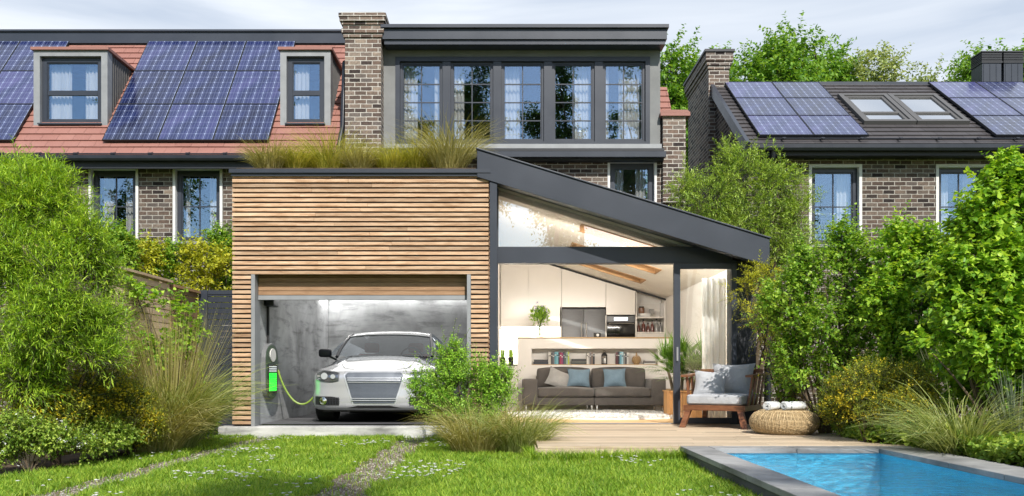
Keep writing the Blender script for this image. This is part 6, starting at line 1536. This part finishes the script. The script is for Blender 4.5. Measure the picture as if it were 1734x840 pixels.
clump('ornamental_grass', (px(1630, 8.5), 8.5, GZ), 'grey-green fountain of grass in front of the tall hedge on the right', M['grass_green'], 900, 1.15, .010, .8, rad=.16, droop=1.2, seed=75, bias=(-.1,-.05))
clump('reed_clump', (px(1722, 8.2), 8.2, GZ), 'stiff blue-green reeds at the right edge above the pool', M['reed'], 160, .95, .014, .12, rad=.10, droop=.25, seed=76, cat='reeds')
# ground cover beside the pool: far too many small leaves to count
def cover():
    rng = np.random.default_rng(80); n = 30000; x = 4.22+1.6*rng.random(n)**1.3; y = 5.5+5.6*rng.random(n); xl = np.interp(y, [5.5,9.2,9.6,11.2], [4.20,4.20,3.9,4.05]); x = xl+(5.6-xl)*rng.random(n)**1.2
    h = .10+.10*(np.sin(x*7+1)*np.sin(y*5)+1)/2+.06*rng.random(n); P = np.stack([x, y, GZ+.05+h*(.35+.65*np.sqrt(rng.random(n)))*1.4], 1)
    D = rng.normal(size=(n,3))+np.array([0,-.4,.35]); V, F = leaves(P, D, .055, .05, 'heart', rng=rng); tag(np_mesh('ground_cover', V, F, M['leaf_cover'], None, (4.9, 8, GZ)), kind='stuff')
cover()
def soil_bed():
    G = MB(); G.prism([(4.165,5.0),(7,5.0),(7,13.5),(5.02,13.5),(5.02,9.3),(4.165,9.3)], 'z', -.20, -.10); tag(G.build('flower_bed', M['soil']), kind='structure')
    G = MB(); G.prism([(-7,6.8),(-4.6,7.2),(-4.1,8.4),(-3.85,9.6),(-3.95,11.5),(-3.95,12.4),(-7,12.4)], 'z', -.30, -.145); tag(G.build('flower_bed', M['soil']), kind='structure')
soil_bed()
# --- grasses on the garage roof
for i, (x, w, hgt, lab) in enumerate(((458,.30,.50,'low reddish-green grass clump at the left end of the garage roof'),(500,.26,.48,'grass clump second from the left on the garage roof'),(560,.34,.74,'tall feathery grass clump on the roof just left of the chimney'),(610,.26,.46,'low grass clump on the garage roof in front of the chimney'),(662,.28,.50,'grass clump on the garage roof just right of the chimney'),(705,.26,.60,'grass clump on the garage roof second from the right end'),(760,.34,.82,'tallest golden grass clump at the right end of the garage roof'))):
    Y = 12.95+.25*((i*7) % 3)/2; clump('roof_grass', (px(x, Y), Y, 3.66), lab, M['grass_roof'] if i % 3 else M['grass_tan'], 900, hgt*1.25, .008, .6, 'grass clumps on the garage roof', rad=w*.6, droop=.85, seed=90+i)
# --- trees beyond the roofs
def far_tree(x, ytop, Y, wpx, mat, lab, seed, dens=1.0, L=.16, group='trees behind the right house', nb=9, name='broadleaf_tree', zlow=None):
    rr = random.Random(seed); zt = pz(ytop, Y); w = wpx*Y/1500; cx_ = px(x, Y); bl = []; zl = zlow if zlow is not None else zt-w*1.9
    for k in range(nb):
        t = k/(nb-1); z = zt-.12*w-(zt-zl)*t*.8; rad = w*(.18+.30*math.sin(math.pi*min(1, .25+t*.7))); a = rr.uniform(0, 6.28); off = w*.30*(.3+t)
        bl.append((cx_+off*math.cos(a)*1.1, Y+off*math.sin(a), z, rad, rad, rad*.8, rad*rad))
    shrub(name, (cx_, Y, GZ), lab, 'tree', bl, mat, int(1500*dens), .8*L/.16, 12, L, L*.62, 'heart' if dens > .6 else 'diamond', stems=9, stem_r=.12, group=group, seed=seed, up=.45, droop=.3, surf=.35, stray=.04, sfac=1.15, gap=2.6)
far_tree(1135, 103, 30, 150, M['leaf_back'], 'bright green tree showing between the middle house and the right chimney', 101, 1.3, .17, zlow=3.0)
far_tree(1205, 111, 33, 110, M['leaf_back'], 'green tree directly behind the gable chimney of the right house', 102, .9, .17)
far_tree(1325, 83, 30, 170, M['leaf_back'], 'tallest leafy tree behind the right house left of the roof windows', 103, 1.4, .17)
far_tree(1395, 106, 34, 110, M['leaf_back'], 'dark green bushy tree just right of the tallest one behind the roof', 104, .8, .17)
far_tree(1475, 103, 33, 120, M['leaf_pale'], 'sparse greyish tree behind the roof above the left roof window', 105, .42, .17, name='olive_tree')
far_tree(1570, 133, 34, 70, M['leaf_pale'], 'small thin greyish tree top behind the roof above the right roof window', 106, .22, .16, name='olive_tree')
far_tree(1665, 106, 32, 90, M['leaf_back'], 'tree behind the right roof just left of the metal flues', 107, .5, .17)
far_tree(1735, 99, 33, 120, M['leaf_back'], 'leafy tree at the right edge beside the metal flues', 108, 1.0, .17)
# --- trees across the street, seen as reflections in the windows
for i, (x, Y, h, w) in enumerate(((-13.5,-13,17.5,5.5),(-6.0,-12,17.0,4.6),(-1.6,-13,17.8,3.6),(2.6,-12.5,17.4,4.0),(7.5,-13,17.4,4.6),(14,-13,16.5,6),(-21,-14,17,6))):
    rr = random.Random(200+i); bl = []
    for k in range(10):
        t = k/9; a = rr.uniform(0, 6.28); r_ = w*.5*math.sin(math.pi*(.12+.75*t)); bl.append((x+r_*.6*math.cos(a), Y+r_*.6*math.sin(a), h-.4-(h*.62)*t, .4+r_*.5, .4+r_*.5, .5+r_*.35))
    shrub('street_tree', (x, Y, GZ), f'tree behind the viewer, seen only as a dark reflection in the house windows', 'tree', bl, M['leaf_dark'], 1700, .7, 10, .23, .13, stems=9, stem_r=.16, group='trees reflected in the windows', seed=200+i, up=.5, surf=.3, stray=.05, gap=1.8)

# ================================================================== lawn
def lawn():
    rng = np.random.default_rng(300)
    def region(x, y):
        xl = np.interp(y, [5.0,6.6,8.2,9.6,11.5,12.4], [-5.4,-4.5,-4.15,-3.95,-4.0,-4.0])
        ok = (x > xl) & (y < 12.40)
        xr = np.where(y < 9.19, 1.85, np.where(y < 11.7, .29, -.03))
        ok &= x < xr
        for xc, w in TRK:
            hw = w*(.42+.08*np.sin(y*5+xc*9)+.06*np.sin(y*13)); ok &= ~((np.abs(x-xc) < hw) & (rng.random(len(x)) < .95))
        return ok
    N = 300000; y = 5.6+6.8*rng.random(N)**1.15; x = -5+7*rng.random(N); k = region(x, y); x, y = x[k], y[k]; n = len(x)
    thick = .5+.5*np.sin(x*2.1+1.3*np.sin(y*1.7))*np.sin(y*2.6+x*.6); tuft = .5+.5*np.sin(x*19+3*np.sin(y*7))*np.sin(y*17+2*np.sin(x*5))
    L = (.028+.040*rng.random(n)**1.5+.022*thick+.034*tuft**2)[:, None]; L = L+((.05+.08*rng.random(n))*((y > 8.92) & (x > .22)))[:, None]; P = np.stack([x, y, np.full(n, -.158)], 1)
    a = rng.random(n)*6.283; le = .25+.65*rng.random(n); D0 = np.stack([np.cos(a)*le*.5, np.sin(a)*le*.5, np.ones(n)], 1); D1 = np.stack([np.cos(a)*(le+.5), np.sin(a)*(le+.5), .8-.6*rng.random(n)], 1)
    V, F = ribbons(P, D0, D1, L, np.full((n,1), .0070)*(.7+.7*rng.random((n,1))), 2, rng, .3); tag(np_mesh('lawn_grass', V, F, M['lawn']), kind='stuff')
    # dead blades and clippings
    m_ = 26000; x = -5+7*rng.random(m_); y = 5.6+6.8*rng.random(m_); k = region(x, y); P = np.stack([x[k], y[k], np.full(k.sum(), -.14)], 1); nn = len(P); D0 = rng.normal(size=(nn,3))*[1,1,.3]+[0,0,.35]
    V, F = ribbons(P, D0, D0-[0,0,.3], np.full((nn,1), .06), np.full((nn,1), .0045), 2, rng); tag(np_mesh('dry_blades', V, F, M['grass_tan']), kind='stuff')
    # daisies and clover heads in drifts
    V_ = []; c = 620; cx_ = -4.4+6.0*rng.random(24); cy_ = 5.9+6*rng.random(24)**1.1; q = rng.integers(0, 24, c); x = cx_[q]+.16*rng.normal(size=c); y = cy_[q]+.22*rng.normal(size=c); k = region(x, y); x, y = x[k], y[k]; nn = len(x)
    pet = 7; P = np.repeat(np.stack([x, y, -.10+.03*rng.random(nn)], 1), pet, 0); a = np.tile(np.arange(pet)*6.283/pet, nn)+.3; D = np.stack([np.cos(a), np.sin(a), .35+.3*rng.random(len(a))], 1)
    V, F = leaves(P, D, .019, .013, rng=rng); tag(np_mesh('daisies', V, F, M['flower_w']), kind='stuff')
    # gravel and weeds in the wheel tracks
    g = 5200; t = rng.integers(0, 2, g); xc = np.array([TRK[0][0], TRK[1][0]])[t]; w = np.array([TRK[0][1], TRK[1][1]])[t]; x = xc+w*.5*rng.normal(size=g)*.6; y = 5.6+6.6*rng.random(g); s = .004+.007*rng.random(g)
    o8 = nrm(np.array([[1,1,.7],[-1,1,.7],[-1,-1,.7],[1,-1,.7],[1,1,-.7],[-1,1,-.7],[-1,-1,-.7],[1,-1,-.7]], float)); V = (np.stack([x, y, np.full(g, -.149)], 1)[:, None, :]+o8[None]*s[:, None, None]*(.7+.6*rng.random((g, 8, 1)))).reshape(-1, 3)
    fc = np.array([[0,1,2,3],[7,6,5,4],[0,4,5,1],[1,5,6,2],[2,6,7,3],[3,7,4,0]]); F = ((8*np.arange(g))[:, None, None]+fc[None]).reshape(-1, 4); tag(np_mesh('gravel', V, F, rich('pebble', (.30,.27,.23), .9, 0, .5, 30, island=.5)), kind='stuff')
lawn()
